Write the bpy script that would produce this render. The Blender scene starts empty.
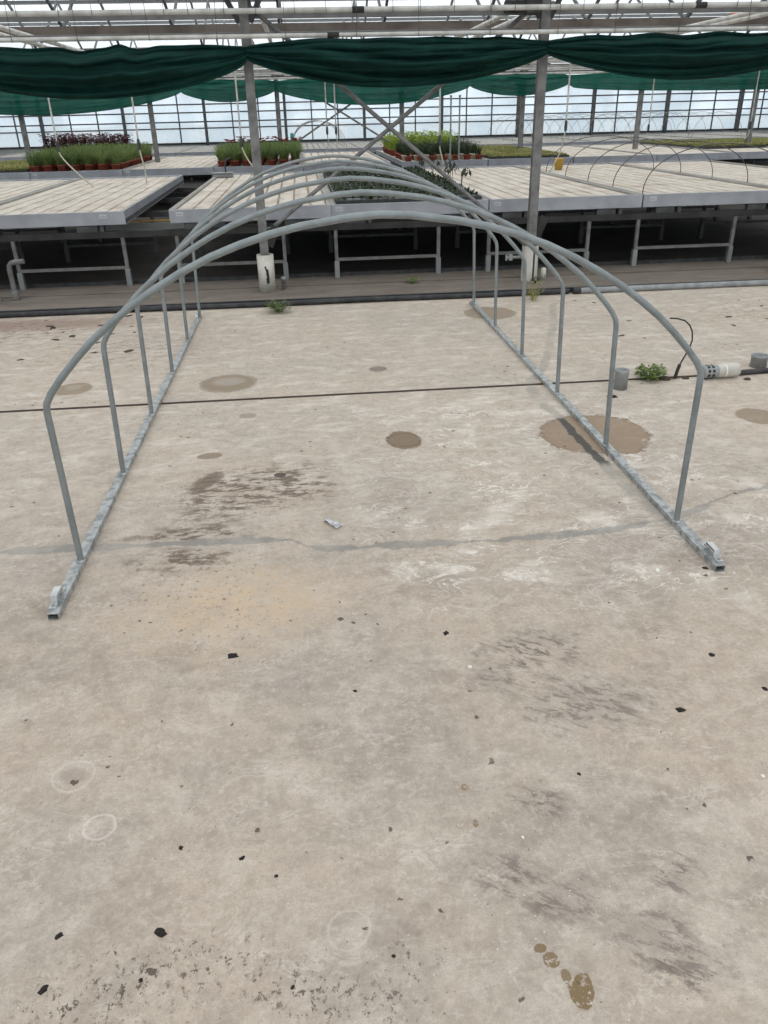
import bpy, math, random
from mathutils import Vector, Matrix
import numpy as np

random.seed(7)
SC = bpy.context.scene
COL = SC.collection
# ------------------------------------------------------------------ camera, sky, exposure
PITCH, ROLL, YAW, FPX, CAMH = 0.4726, -0.0235, 0.0882, 780.0, 1.72
cy_, sy_ = math.cos(YAW), math.sin(YAW)
FWD = Vector((sy_*math.cos(PITCH), cy_*math.cos(PITCH), -math.sin(PITCH)))
R0 = Vector((cy_, -sy_, 0)); U0 = R0.cross(FWD)
RT = math.cos(ROLL)*R0 + math.sin(ROLL)*U0
UP = -math.sin(ROLL)*R0 + math.cos(ROLL)*U0
cd = bpy.data.cameras.new('camera'); cam = bpy.data.objects.new('camera', cd); COL.objects.link(cam)
M = Matrix((RT, UP, -FWD)).transposed().to_4x4(); M.translation = Vector((0, 0, CAMH))
cam.matrix_world = M
cd.sensor_fit = 'VERTICAL'; cd.sensor_height = 24.0; cd.lens = 24.0*FPX/1024.0
cd.clip_start = 0.05; cd.clip_end = 400
SC.camera = cam

W = bpy.data.worlds.new('overcast_sky'); SC.world = W; W.use_nodes = True
wn = W.node_tree.nodes; wl = W.node_tree.links
bg = wn['Background']
SKY_STRENGTH = 1.45
tc = wn.new('ShaderNodeTexCoord'); sep = wn.new('ShaderNodeSeparateXYZ'); cr = wn.new('ShaderNodeValToRGB')
wl.new(tc.outputs['Generated'], sep.inputs[0]); wl.new(sep.outputs['Z'], cr.inputs[0])
cr.color_ramp.elements[0].position = 0.0; cr.color_ramp.elements[0].color = (.78, .86, .93, 1)
cr.color_ramp.elements[1].position = 0.5; cr.color_ramp.elements[1].color = (.93, .95, .97, 1)
wl.new(cr.outputs[0], bg.inputs['Color']); bg.inputs['Strength'].default_value = SKY_STRENGTH

vs = SC.view_settings
vs.view_transform = 'Standard'; vs.look = 'None'; vs.gamma = 1; vs.use_curve_mapping = False
vs.exposure = 0.0
SC.cycles.transparent_max_bounces = 40
SC.cycles.max_bounces = 8

# ------------------------------------------------------------------ node helpers
class NT:
    def __init__(s, name):
        s.m = bpy.data.materials.new(name); s.m.use_nodes = True
        s.n = s.m.node_tree.nodes; s.l = s.m.node_tree.links
        s.b = s.n['Principled BSDF']; s.out = s.n['Material Output']
    def put(s, sock, v):
        if isinstance(v, bpy.types.NodeSocket): s.l.new(v, sock)
        elif isinstance(v, (tuple, list)) and len(v) == 3 and sock.type == 'RGBA': sock.default_value = (*v, 1)
        else: sock.default_value = v
    def math(s, op, a, b=0.0, c=None, clamp=False):
        n = s.n.new('ShaderNodeMath'); n.operation = op; n.use_clamp = clamp
        s.put(n.inputs[0], a); s.put(n.inputs[1], b)
        if c is not None: s.put(n.inputs[2], c)
        return n.outputs[0]
    def vmath(s, op, a, b=(0, 0, 0)):
        n = s.n.new('ShaderNodeVectorMath'); n.operation = op
        s.put(n.inputs[0], a); s.put(n.inputs[1], b)
        return n.outputs['Value'] if op in ('LENGTH', 'DISTANCE', 'DOT_PRODUCT') else n.outputs[0]
    def noise(s, vec, scale, detail=4, rough=.55, dist=0, color=False):
        n = s.n.new('ShaderNodeTexNoise'); s.put(n.inputs['Vector'], vec)
        n.inputs['Scale'].default_value = scale; n.inputs['Detail'].default_value = detail
        n.inputs['Roughness'].default_value = rough; n.inputs['Distortion'].default_value = dist
        return n.outputs['Color' if color else 'Fac']
    def ramp(s, f, a, b, lo=0.0, hi=1.0, smooth=True):
        n = s.n.new('ShaderNodeMapRange'); n.clamp = True
        if smooth: n.interpolation_type = 'SMOOTHSTEP'
        s.put(n.inputs['Value'], f)
        for k, v in zip(('From Min', 'From Max', 'To Min', 'To Max'), (a, b, lo, hi)): s.put(n.inputs[k], v)
        return n.outputs[0]
    def mix(s, f, a, b, mode='MIX'):
        n = s.n.new('ShaderNodeMix'); n.data_type = 'RGBA'; n.blend_type = mode
        s.put(n.inputs[0], f); s.put(n.inputs[6], a); s.put(n.inputs[7], b)
        return n.outputs[2]
    def pos(s):
        return s.n.new('ShaderNodeNewGeometry').outputs['Position']
    def obj(s):
        return s.n.new('ShaderNodeTexCoord').outputs['Object']
    def sep(s, v):
        n = s.n.new('ShaderNodeSeparateXYZ'); s.put(n.inputs[0], v); return n.outputs
    def bump(s, h, strength=.3, dist=.01):
        n = s.n.new('ShaderNodeBump'); s.put(n.inputs['Height'], h)
        n.inputs['Strength'].default_value = strength; n.inputs['Distance'].default_value = dist
        s.l.new(n.outputs[0], s.b.inputs['Normal'])
    def base(s, c): s.put(s.b.inputs['Base Color'], c)

def simple(name, c, rough=.6, metal=0.0, var=.15, scale=8.0, spec=.5, bump=0.0, c2=None, world=False):
    t = NT(name)
    p = t.pos() if world else t.obj()
    f = t.noise(p, scale, 5)
    d = c2 if c2 else tuple(x*(1-var*2) for x in c)
    t.base(t.mix(t.ramp(f, .35, .68), c, d))
    t.b.inputs['Roughness'].default_value = rough; t.b.inputs['Metallic'].default_value = metal
    t.b.inputs['Specular IOR Level'].default_value = spec
    if bump: t.bump(t.noise(p, scale*4, 3), bump, .01)
    return t.m

MAT = {}
MAT['galv'] = simple('galvanized_tube', (.25, .28, .285), .42, .35, .10, 14)
MAT['galv_rail'] = simple('galvanized_box_section', (.46, .48, .475), .40, .4, .2, 26, c2=(.21, .225, .225))
MAT['zinc'] = simple('bright_zinc_strap', (.62, .64, .64), .35, .4, .1, 20)
MAT['post'] = simple('weathered_steel_post', (.22, .22, .215), .65, .2, .2, 9, c2=(.13, .13, .125))
MAT['darksteel'] = simple('dark_steel', (.085, .088, .088), .7, .1, .2, 7, c2=(.05, .05, .05))
MAT['beam'] = simple('dull_grey_beam', (.042, .042, .040), .85, .0, .2, 5, c2=(.024, .024, .022))
MAT['leg'] = simple('worn_bench_leg', (.19, .19, .18), .7, .1, .2, 9, c2=(.12, .12, .112))
MAT['rust'] = simple('brown_gutter', (.17, .145, .125), .8, .0, .2, 3, c2=(.10, .085, .075))
MAT['alu'] = simple('aluminium_tray_rim', (.40, .415, .45), .45, .3, .08, 3, c2=(.31, .325, .355))
MAT['alu_dark'] = simple('aluminium_bar', (.30, .31, .31), .45, .4, .1, 3)
MAT['white_pipe'] = simple('white_painted_pipe', (.62, .62, .59), .5, 0, .15, 6, c2=(.42, .41, .38))
MAT['grey_pipe'] = simple('grey_steel_pipe', (.27, .27, .265), .55, .1, .12, 6)
MAT['pvc'] = simple('white_plastic_sleeve', (.62, .60, .54), .5, 0, .15, 5, c2=(.45, .43, .37))
MAT['grey_pvc'] = simple('grey_plastic_pipe', (.30, .315, .315), .5, 0, .15, 12)
MAT['black'] = simple('black_plastic', (.018, .019, .02), .5, 0, .2, 10, c2=(.04, .04, .04))
MAT['black_hose'] = simple('dusty_black_pipe', (.016, .017, .019), .6, 0, .2, 12, c2=(.045, .044, .043))
MAT['terra'] = simple('red_plastic_pot', (.27, .055, .03), .6, 0, .2, 10)
MAT['palepot'] = simple('pale_plastic_pot', (.62, .58, .48), .6, 0, .1, 10)
MAT['soil'] = simple('potting_soil', (.05, .036, .025), .95, 0, .2, 60, bump=.6)
MAT['yellow'] = simple('yellow_plastic', (.62, .40, .08), .5, 0, .1, 6)
MAT['hose'] = simple('beige_hose', (.55, .53, .43), .5, 0, .1, 10)
MAT['wirepale'] = simple('dull_wire', (.26, .26, .25), .5, .3, .1, 10)
MAT['wire'] = simple('dark_wire', (.10, .095, .085), .6, .2, .1, 10)
MAT['orange'] = simple('rusty_orange_cover', (.55, .17, .03), .7, 0, .1, 9)
MAT['debris'] = simple('dark_dirt_clump', (.028, .022, .018), .95, 0, .2, 80, bump=.8)
MAT['leafbrown'] = simple('dead_brown_leaf', (.085, .055, .038), .9, 0, .2, 60)
MAT['foil'] = simple('silver_wrapper', (.62, .62, .63), .35, .5, .2, 40)
MAT['chalk'] = simple('white_pebble', (.80, .79, .76), .7, 0, .05, 30)
MAT['ink'] = simple('black_ink', (.02, .02, .02), .7, 0, .0, 5)
MAT['tag'] = simple('white_tag', (.55, .56, .57), .5, 0, .05, 5)
MAT['sill'] = simple('pale_wall_sill', (.33, .34, .33), .7, 0, .1, 3)

def leafmat(name, c, c2):
    t = NT(name)
    oi = t.n.new('ShaderNodeObjectInfo')
    f = t.math('ADD', t.math('MULTIPLY', t.noise(t.obj(), 25, 2), .7), t.math('MULTIPLY', oi.outputs['Random'], .3))
    c_ = t.mix(t.ramp(f, .25, .7), c, c2)
    t.base(c_); t.b.inputs['Roughness'].default_value = .6
    tr = t.n.new('ShaderNodeBsdfTranslucent'); t.put(tr.inputs[0], c_)
    mx = t.n.new('ShaderNodeMixShader'); mx.inputs[0].default_value = .3
    t.l.new(t.b.outputs[0], mx.inputs[1]); t.l.new(tr.outputs[0], mx.inputs[2]); t.l.new(mx.outputs[0], t.out.inputs[0])
    return t.m
MAT['fern'] = leafmat('feathery_green_leaf', (.09, .145, .04), (.20, .27, .08))
MAT['darkleaf'] = leafmat('dark_green_leaf', (.018, .036, .017), (.045, .075, .03))
MAT['lime'] = leafmat('lime_green_leaf', (.17, .29, .03), (.36, .45, .06))
MAT['seed'] = leafmat('pale_seedling_leaf', (.20, .215, .06), (.38, .37, .14))
MAT['wine'] = leafmat('wine_red_leaf', (.045, .015, .018), (.10, .028, .03))
MAT['weed'] = leafmat('weed_leaf', (.085, .15, .03), (.22, .30, .08))
MAT['flower'] = leafmat('red_petal', (.22, .012, .018), (.36, .03, .03))
MAT['teal'] = simple('teal_plastic_label', (.05, .40, .32), .5)
MAT['wilt'] = leafmat('wilted_leaf', (.035, .045, .022), (.07, .075, .04))

# shade net
def netmat(name, ca, cb, ct, ft, tpm):
    t = NT(name)
    f = t.noise(t.obj(), 5, 5)
    weave = t.noise(t.vmath('MULTIPLY', t.obj(), (60, 60, 400)), 1, 2)
    c_ = t.mix(t.ramp(f, .3, .7), ca, cb)
    t.base(c_); t.b.inputs['Roughness'].default_value = .8; t.b.inputs['Specular IOR Level'].default_value = .2
    tr = t.n.new('ShaderNodeBsdfTranslucent'); t.put(tr.inputs[0], ct)
    mx = t.n.new('ShaderNodeMixShader'); mx.inputs[0].default_value = ft
    t.l.new(t.b.outputs[0], mx.inputs[1]); t.l.new(tr.outputs[0], mx.inputs[2])
    tp = t.n.new('ShaderNodeBsdfTransparent'); m2 = t.n.new('ShaderNodeMixShader')
    t.put(m2.inputs[0], t.ramp(weave, (.45), .75, tpm*.15, tpm)); t.l.new(mx.outputs[0], m2.inputs[1]); t.l.new(tp.outputs[0], m2.inputs[2])
    t.l.new(m2.outputs[0], t.out.inputs[0]); return t.m
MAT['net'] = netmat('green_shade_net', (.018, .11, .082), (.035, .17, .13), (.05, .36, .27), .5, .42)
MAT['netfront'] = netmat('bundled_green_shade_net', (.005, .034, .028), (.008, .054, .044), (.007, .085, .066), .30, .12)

# roof glass and clouded wall glass
def glass(name, transp, diff, tcol=(.98, .99, .99), ior=1.2, var=.18):
    t = NT(name)
    tp = t.n.new('ShaderNodeBsdfTransparent'); t.put(tp.inputs[0], tcol)
    gl = t.n.new('ShaderNodeBsdfGlossy'); gl.inputs['Roughness'].default_value = .05; t.put(gl.inputs[0], (.9, .9, .9))
    fr = t.n.new('ShaderNodeFresnel'); fr.inputs[0].default_value = ior
    m1 = t.n.new('ShaderNodeMixShader'); t.l.new(fr.outputs[0], m1.inputs[0])
    t.l.new(tp.outputs[0], m1.inputs[1]); t.l.new(gl.outputs[0], m1.inputs[2])
    tl = t.n.new('ShaderNodeBsdfTranslucent'); t.put(tl.inputs[0], diff)
    df = t.n.new('ShaderNodeBsdfDiffuse'); t.put(df.inputs[0], diff)
    md = t.n.new('ShaderNodeMixShader'); md.inputs[0].default_value = .35
    t.l.new(tl.outputs[0], md.inputs[1]); t.l.new(df.outputs[0], md.inputs[2])
    mo = t.n.new('ShaderNodeMixShader')
    p = t.noise(t.pos(), .9, 5)
    t.put(mo.inputs[0], t.ramp(p, .3, .7, max(0, transp-var), min(1, transp+var*.66)))
    t.l.new(md.outputs[0], mo.inputs[1]); t.l.new(m1.outputs[0], mo.inputs[2])
    t.l.new(mo.outputs[0], t.out.inputs[0]); return t.m
MAT['roofglass'] = glass('roof_glass', .975, (.8, .85, .88), (.995, .997, .997), 1.06, .03)
MAT['wallglass'] = glass('clouded_wall_glass', .36, (.72, .83, .90), var=.3)

# ------------------------------------------------------------------ concrete floor
def concrete_floor():
    t = NT('worn_concrete')
    P = t.pos(); s = t.sep(P); X, Y = s[0], s[1]
    big = t.noise(P, .8, 6, .6); mid = t.noise(P, 4.0, 8, .68); fine = t.noise(P, 60, 4, .7); grain = t.noise(P, 300, 2, .6)
    med = t.noise(t.vmath('ADD', P, (4, 8, 0)), 13, 8, .75)
    warm = (.535, .468, .395); cool = (.47, .425, .375); pale = (.65, .595, .525); dk = (.355, .308, .262)
    c = t.mix(t.ramp(big, .42, .58), warm, cool)
    c = t.mix(t.ramp(mid, .47, .64, 0, .7), c, pale)
    far = t.ramp(Y, 2.6, 4.4)
    c = t.mix(t.math('MULTIPLY', t.ramp(t.noise(t.vmath('ADD', P, (9, 3, 0)), 2.2, 8, .72), .49, .66, 0, .6), t.ramp(far, 0, 1, 1, .55)), c, dk)
    c = t.mix(t.math('MULTIPLY', far, .38), c, (.60, .545, .47))
    c = t.mix(t.ramp(med, .40, .62, 0, .55), c, t.mix(1.0, c, (.70, .685, .67), 'MULTIPLY'))
    c = t.mix(t.ramp(t.noise(t.vmath('ADD', P, (1, 2, 0)), 26, 6, .75), .52, .64, 0, .4), c, (.66, .61, .55))
    c = t.mix(t.ramp(fine, .35, .65, 0, .32), c, t.mix(1.0, c, (.68, .66, .64), 'MULTIPLY'))
    c = t.mix(t.ramp(grain, .45, .7, 0, .25), c, (.20, .17, .145))
    scr = t.noise(t.vmath('MULTIPLY', P, (22, 60, 1)), 1, 8, .75, .8)
    c = t.mix(t.math('MULTIPLY', t.ramp(t.math('ABSOLUTE', t.math('SUBTRACT', scr, .5)), 0, .012, .5, 0), t.ramp(mid, .46, .56)), c, (.28, .245, .215))
    c = t.mix(t.ramp(t.noise(t.vmath('ADD', P, (7, 1, 0)), 110, 5, .75), .52, .66, 0, .3), c, (.25, .215, .185))
    # pale mineral bloom: broad patches, dragged streaks and a web of fine veins
    st = t.noise(t.vmath('MULTIPLY', P, (2.2, 5.0, 1)), 1.7, 8, .7, .5)
    c = t.mix(t.math('MULTIPLY', t.ramp(st, .49, .66, 0, .5), far), c, (.70, .665, .61))
    reg = t.math('MULTIPLY', t.math('MULTIPLY', t.ramp(X, -.1, .5), t.ramp(X, 1.9, 2.7, 1, 0)), t.math('MULTIPLY', t.ramp(Y, 2.1, 2.7), t.ramp(Y, 4.7, 5.1, 1, 0)))
    wl_ = t.noise(t.vmath('MULTIPLY', t.vmath('ADD', P, (3, 17, 0)), (1, 1.5, 1)), 5.0, 6, .62, 1.0)
    veins = t.ramp(t.math('ABSOLUTE', t.math('SUBTRACT', wl_, .5)), 0, .022, 1, 0)
    bl0 = t.ramp(t.noise(t.vmath('MULTIPLY', P, (1.0, 1.6, 1)), 2.6, 6, .6), .48, .60)
    c = t.mix(t.math('MULTIPLY', t.math('MULTIPLY', veins, t.ramp(bl0, 0, 1, .35, 1)), t.math('MAXIMUM', t.math('MULTIPLY', reg, .9), .25)), c, (.78, .76, .72))
    c = t.mix(t.math('MULTIPLY', t.math('MULTIPLY', bl0, reg), t.ramp(mid, .45, .6, .08, .5)), c, (.70, .67, .62))
    wa = t.vmath('SUBTRACT', t.noise(P, 9, 4, .6, 0, True), (.5, .5, .5)); wb = t.vmath('SUBTRACT', t.noise(P, 38, 5, .7, 0, True), (.5, .5, .5))
    wobv = t.vmath('ADD', t.vmath('MULTIPLY', wa, (1.1, 1.1, 0)), t.vmath('MULTIPLY', wb, (.75, .75, 0)))
    def dist(cx, cy, rx, ry, amp=.35, rot=0.0):
        v = t.vmath('SUBTRACT', P, (cx, cy, 0))
        if rot:
            n = t.n.new('ShaderNodeVectorRotate'); n.rotation_type = 'Z_AXIS'; t.put(n.inputs['Vector'], v)
            n.inputs['Angle'].default_value = rot; v = n.outputs[0]
        v = t.vmath('MULTIPLY', v, (1/rx, 1/ry, 0))
        v = t.vmath('ADD', v, t.vmath('MULTIPLY', wobv, (amp, amp, 0)))
        return t.vmath('LENGTH', v)
    nonlocal_c = [c]
    def stain(cx, cy, rx, ry, col, a=.85, amp=.35, soft=.12, rot=0.0, mask=None):
        m = t.ramp(dist(cx, cy, rx, ry, amp, rot), 1-soft, 1.0, a, 0)
        if mask is not None: m = t.math('MULTIPLY', m, mask)
        nonlocal_c[0] = t.mix(m, nonlocal_c[0], col)
    def ring(cx, cy, r, col, a=.6, w=.1):
        d = t.math('ABSOLUTE', t.math('SUBTRACT', dist(cx, cy, r, r, .3), 1.0))
        nonlocal_c[0] = t.mix(t.ramp(d, 0, w, a, 0), nonlocal_c[0], col)
    wet = (.235, .185, .125); brown = (.20, .15, .10); grey = (.20, .20, .19)
    # warm bare patch, broad grime
    stain(-.36, 2.62, .6, .45, (.60, .475, .345), .75, .9, .9, mask=t.ramp(med, .38, .56, .25, 1))
    grime = t.ramp(t.noise(t.vmath('MULTIPLY', P, (9, 13, 1)), 1.2, 8, .75), .51, .60)
    speck = t.ramp(t.noise(t.vmath('MULTIPLY', P, (44, 36, 1)), 1, 6, .75), .57, .64)
    rt = t.n.new('ShaderNodeVectorRotate'); rt.rotation_type = 'Z_AXIS'; t.put(rt.inputs['Vector'], P); rt.inputs['Angle'].default_value = .6
    scuff = t.ramp(t.noise(t.vmath('MULTIPLY', rt.outputs[0], (13, 34, 1)), 1, 9, .80, .4), .485, .565)
    for a in ((-.52, 3.62, .30, .45), (-.62, 3.25, .42, .12), (-.2, 3.75, .4, .4), (-.62, 3.02, .3, .14)): stain(*a, (.14, .105, .08), .9, .9, .7, mask=t.ramp(t.noise(t.vmath('MULTIPLY', t.vmath('ADD', P, (2, 6, 0)), (7, 16, 1)), 1.2, 8, .75), .47, .56))
    for a in ((-.45, 3.55, .6, .5), (-.55, 2.75, .5, .4), (-.4, 2.45, .35, .35), (-.5, 3.0, .5, .3)): stain(*a, (.12, .09, .07), .75, .9, .8, mask=speck)
    for a in ((.56, 1.52, .13, .10), (.40, 1.30, .13, .10), (.54, 1.22, .16, .10), (.70, 1.12, .14, .09), (.75, 1.04, .14, .10), (.82, 1.9, .35, .2), (.72, 2.2, .28, .16), (.55, 2.05, .12, .1), (.82, 1.26, .1, .1)):
        stain(*a, (.15, .13, .115), .9, 1.1, .8, mask=scuff)
        stain(*a, (.30, .265, .235), .5, 1.1, .9, mask=t.ramp(mid, .44, .56))
    for a in ((-.55, 1.12, .30, .16), (-.15, 1.08, .2, .12), (.12, 1.08, .15, .14), (.05, 1.02, .2, .1)): stain(*a, (.12, .10, .085), .85, .9, .8, mask=speck)
    speck2 = t.ramp(t.noise(t.vmath('MULTIPLY', P, (52, 40, 1)), 1, 6, .7), .56, .60)
    for a in ((-.52, 1.12, .28, .13), (-.62, 1.09, .16, .08), (-.13, 1.07, .16, .10), (.0, 1.03, .2, .08), (-.3, 1.16, .2, .1)): stain(*a, (.10, .085, .07), .85, 1.2, .8, mask=speck2)
    stain(-2.9, 7.4, 1.3, .7, (.15, .085, .065), .75, .8, .8, mask=grime); stain(-2.6, 7.7, 1.6, .4, (.20, .12, .09), .6, .8, .8)
    stain(-1.6, 6.6, 1.2, .8, (.17, .12, .09), .5, .8, .8, mask=grime)
    stain(4.2, 6.9, 1.2, .6, (.25, .18, .13), .6, .8, .8, mask=grime)
    # damp rounds and spills
    stain(-.623, 5.556, .20, .20, wet, .8, .15); stain(-.62, 5.59, .14, .12, (.40, .37, .33), .6, .3, .4); ring(-.623, 5.556, .2, (.14, .11, .08), .5, .12)
    stain(-1.73, 5.6, .14, .15, wet, .75, .25); stain(-1.73, 5.63, .08, .08, (.40, .36, .31), .5, .3, .5)
    stain(.506, 4.264, .105, .155, brown, .9, .5, .08, 0.0); ring(.506, 4.264, .1, (.12, .09, .06), .45, .15)
    stain(1.637, 4.19, .33, .33, (.27, .20, .135), .85, .6, .05); ring(1.637, 4.19, .315, (.15, .11, .08), .4, .07)
    stain(1.712, 7.363, .27, .27, wet, .75, .3)
    stain(2.72, 4.33, .13, .15, wet, .75, .4)
    stain(-.618, 4.188, .075, .05, wet, .8, .4)
    stain(.486, 5.719, .06, .05, (.18, .15, .12), .8, .4); ring(.486, 5.719, .06, (.10, .09, .08), .6, .3)
    stain(-.215, 3.864, .035, .03, (.07, .055, .045), .9, .4)
    stain(-.44, 4.83, .06, .05, (.25, .21, .17), .6, .4)
    stain(-.60, 3.83, .07, .16, (.16, .12, .09), .8, .8, .5, .5)
    holes = t.ramp(t.noise(P, 60, 4, .7), .40, .47)
    stain(.497, .998, .028, .042, (.20, .145, .075), .95, .8, .12, .25, holes); stain(.452, 1.075, .020, .022, (.20, .145, .08), .9, .9, .15, 0, holes); stain(.435, 1.105, .016, .012, (.20, .145, .08), .9, .9); stain(.475, 1.035, .012, .02, (.20, .145, .08), .85, .8, .15, 0, holes)
    stain(.352, 1.60, .012, .014, (.24, .17, .09), .8, 1.2, .3, 0, holes); stain(.36, 1.47, .010, .016, (.22, .16, .09), .8, 1.2, .3, 0, holes)
    stain(-.78, 1.78, .05, .045, (.30, .25, .21), .5, .8, .5); ring(-.78, 1.78, .06, (.68, .64, .60), .35, .12)
    ring(-.66, 1.58, .042, (.72, .70, .68), .45, .16); ring(.0, 1.20, .05, (.66, .63, .58), .3, .12)
    stain(2.46, 5.145, .17, .05, (.15, .11, .08), .85, .6, .3); stain(-2.0, 5.166, .9, .02, (.2, .17, .14), .5, .3, .6); nonlocal_c[0] = t.mix(t.ramp(t.math('ABSOLUTE', t.math('SUBTRACT', Y, 5.166)), .018, .026, .9, 0), nonlocal_c[0], (.085, .07, .058))
    # sealed cracks
    def curve(inp, a, b, lo, hi, pts):
        n = t.n.new('ShaderNodeFloatCurve'); m = n.mapping.curves[0]
        q = [((x-a)/(b-a), (y-lo)/(hi-lo)) for x, y in pts]
        m.points[0].location = q[0]; m.points[1].location = q[-1]
        for p_ in q[1:-1]: m.points.new(*p_)
        n.mapping.update()
        t.put(n.inputs['Value'], t.math('DIVIDE', t.math('SUBTRACT', inp, a), b-a))
        return t.math('ADD', t.math('MULTIPLY', n.outputs[0], hi-lo), lo)
    jit = t.math('MULTIPLY', t.math('SUBTRACT', t.noise(P, 11, 6, .75), .5), .09)
    yc = curve(X, -2.2, 3.0, 2.9, 3.7, [(-2.2, 3.22), (-1.45, 3.20), (-1.19, 3.19), (-.83, 3.175), (-.56, 3.165), (-.2, 3.14), (-.08, 3.07), (.0, 3.035), (.33, 3.02), (.78, 3.005), (1.06, 3.012), (1.36, 3.04), (1.68, 3.125), (2.08, 3.32), (2.25, 3.36), (3.0, 3.62)])
    dc = t.math('ABSOLUTE', t.math('ADD', t.math('SUBTRACT', Y, yc), jit))
    wid = t.ramp(t.noise(t.vmath('MULTIPLY', P, (1, .3, 1)), 3.5, 3), .40, .56, .010, .036)
    c2 = t.mix(t.ramp(t.math('DIVIDE', dc, wid), .7, 1.15, .75, 0), nonlocal_c[0], t.mix(t.ramp(mid, .42, .58), (.22, .225, .215), (.32, .315, .295)))
    xc = curve(Y, 3.0, 7.9, 1.3, 2.6, [(3.0, 1.60), (3.14, 1.588), (3.48, 1.55), (3.81, 1.534), (4.11, 1.52), (4.45, 1.516), (4.73, 1.491), (5.09, 1.50), (5.54, 1.707), (6.3, 1.986), (7.58, 2.383), (7.9, 2.45)])
    de = t.math('ABSOLUTE', t.math('ADD', t.math('SUBTRACT', X, xc), jit))
    ym = t.math('MULTIPLY', t.ramp(Y, 3.0, 3.2), t.ramp(Y, 7.5, 7.9, 1, 0))
    c2 = t.mix(t.math('MULTIPLY', t.ramp(de, .024, .046, .55, 0), t.math('MULTIPLY', ym, t.ramp(mid, .40, .54, .3, 1))), c2, (.29, .285, .265))
    bl = t.math('MULTIPLY', t.ramp(Y, 3.7, 3.8), t.ramp(Y, 4.45, 4.5, 1, 0))
    c2 = t.mix(t.math('MULTIPLY', t.ramp(de, .022, .032, .85, 0), bl), c2, (.055, .055, .055))
    # specks of dirt
    sp = t.n.new('ShaderNodeTexVoronoi'); sp.inputs['Scale'].default_value = 22; t.put(sp.inputs['Vector'], t.vmath('ADD', P, t.vmath('MULTIPLY', wobv, (.05, .05, 0))))
    rnd = t.sep(sp.outputs['Color'])[0]
    patch = t.ramp(t.noise(t.vmath('ADD', P, (5, 5, 0)), 1.8, 3), .44, .60)
    rad = t.math('MULTIPLY', t.ramp(rnd, .62, 1.0, 0, .26, False), patch)
    m = t.ramp(t.math('SUBTRACT', sp.outputs['Distance'], rad), -.05, .0, .85, 0)
    m = t.math('MULTIPLY', m, t.math('GREATER_THAN', rad, .01))
    c2 = t.mix(m, c2, (.075, .058, .047))
    sp2 = t.n.new('ShaderNodeTexVoronoi'); sp2.inputs['Scale'].default_value = 70; t.put(sp2.inputs['Vector'], P)
    r2 = t.sep(sp2.outputs['Color'])[1]
    m2 = t.math('MULTIPLY', t.ramp(sp2.outputs['Distance'], .1, .2, .7, 0), t.math('GREATER_THAN', r2, .93))
    c2 = t.mix(m2, c2, t.mix(t.math('GREATER_THAN', t.sep(sp2.outputs['Color'])[2], .75), (.10, .08, .065), (.70, .69, .66)))
    c2 = t.mix(1.0, c2, (1.0, .972, .937), 'MULTIPLY')
    t.base(c2); t.b.inputs['Roughness'].default_value = .85; t.b.inputs['Specular IOR Level'].default_value = .3
    t.bump(t.math('ADD', t.math('MULTIPLY', fine, .6), t.math('MULTIPLY', mid, .6)), .22, .01)
    return t.m
MAT['floor'] = concrete_floor()

t = NT('stained_path'); P = t.pos()
st = t.noise(t.vmath('MULTIPLY', P, (1.0, 3.2, 1)), 1.6, 7, .7)
c_ = t.mix(t.ramp(st, .35, .68), (.150, .126, .102), (.205, .177, .147))
c_ = t.mix(t.ramp(t.noise(P, 9, 6, .7), .52, .72, 0, .7), c_, (.13, .105, .085))
t.base(c_); t.b.inputs['Roughness'].default_value = .9; t.bump(t.noise(P, 40, 4), .3, .01); MAT['path'] = t.m
t = NT('soil_with_painted_shade'); P = t.pos()
t.base(t.mix(t.ramp(t.noise(P, 2.5, 6, .65), .35, .7), (.022, .018, .015), (.045, .037, .03)))  # brown soil taken near black to paint the shade under the benches
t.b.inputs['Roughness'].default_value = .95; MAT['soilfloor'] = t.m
t = NT('outside_ground'); P = t.pos()
t.base(t.mix(t.ramp(t.noise(P, .4, 5), .35, .7), (.55, .58, .58), (.66, .68, .68))); t.b.inputs['Roughness'].default_value = .9; MAT['outside'] = t.m
# tray bed
t = NT('cream_slatted_bed'); P = t.pos()
oi = t.n.new('ShaderNodeObjectInfo')
st = t.noise(t.vmath('MULTIPLY', P, (5, 1.2, 1)), 1.5, 6, .65)
c_ = t.mix(t.ramp(st, .38, .72), (.66, .61, .53), (.50, .43, .35))
c_ = t.mix(t.ramp(t.noise(P, 2.2, 7, .72), .50, .64, 0, .6), c_, (.38, .295, .22))
c_ = t.mix(t.ramp(t.noise(P, 22, 4, .7), .5, .75, 0, .4), c_, (.34, .29, .24))
t.base(c_); t.b.inputs['Roughness'].default_value = .8; MAT['bed'] = t.m
t = NT('grey_slatted_bed'); P = t.pos()
st = t.noise(t.vmath('MULTIPLY', P, (5, 1.2, 1)), 1.5, 6, .65)
t.base(t.mix(t.ramp(st, .35, .72), (.40, .385, .35), (.27, .255, .23))); t.b.inputs['Roughness'].default_value = .8; MAT['bedgrey'] = t.m

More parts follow.
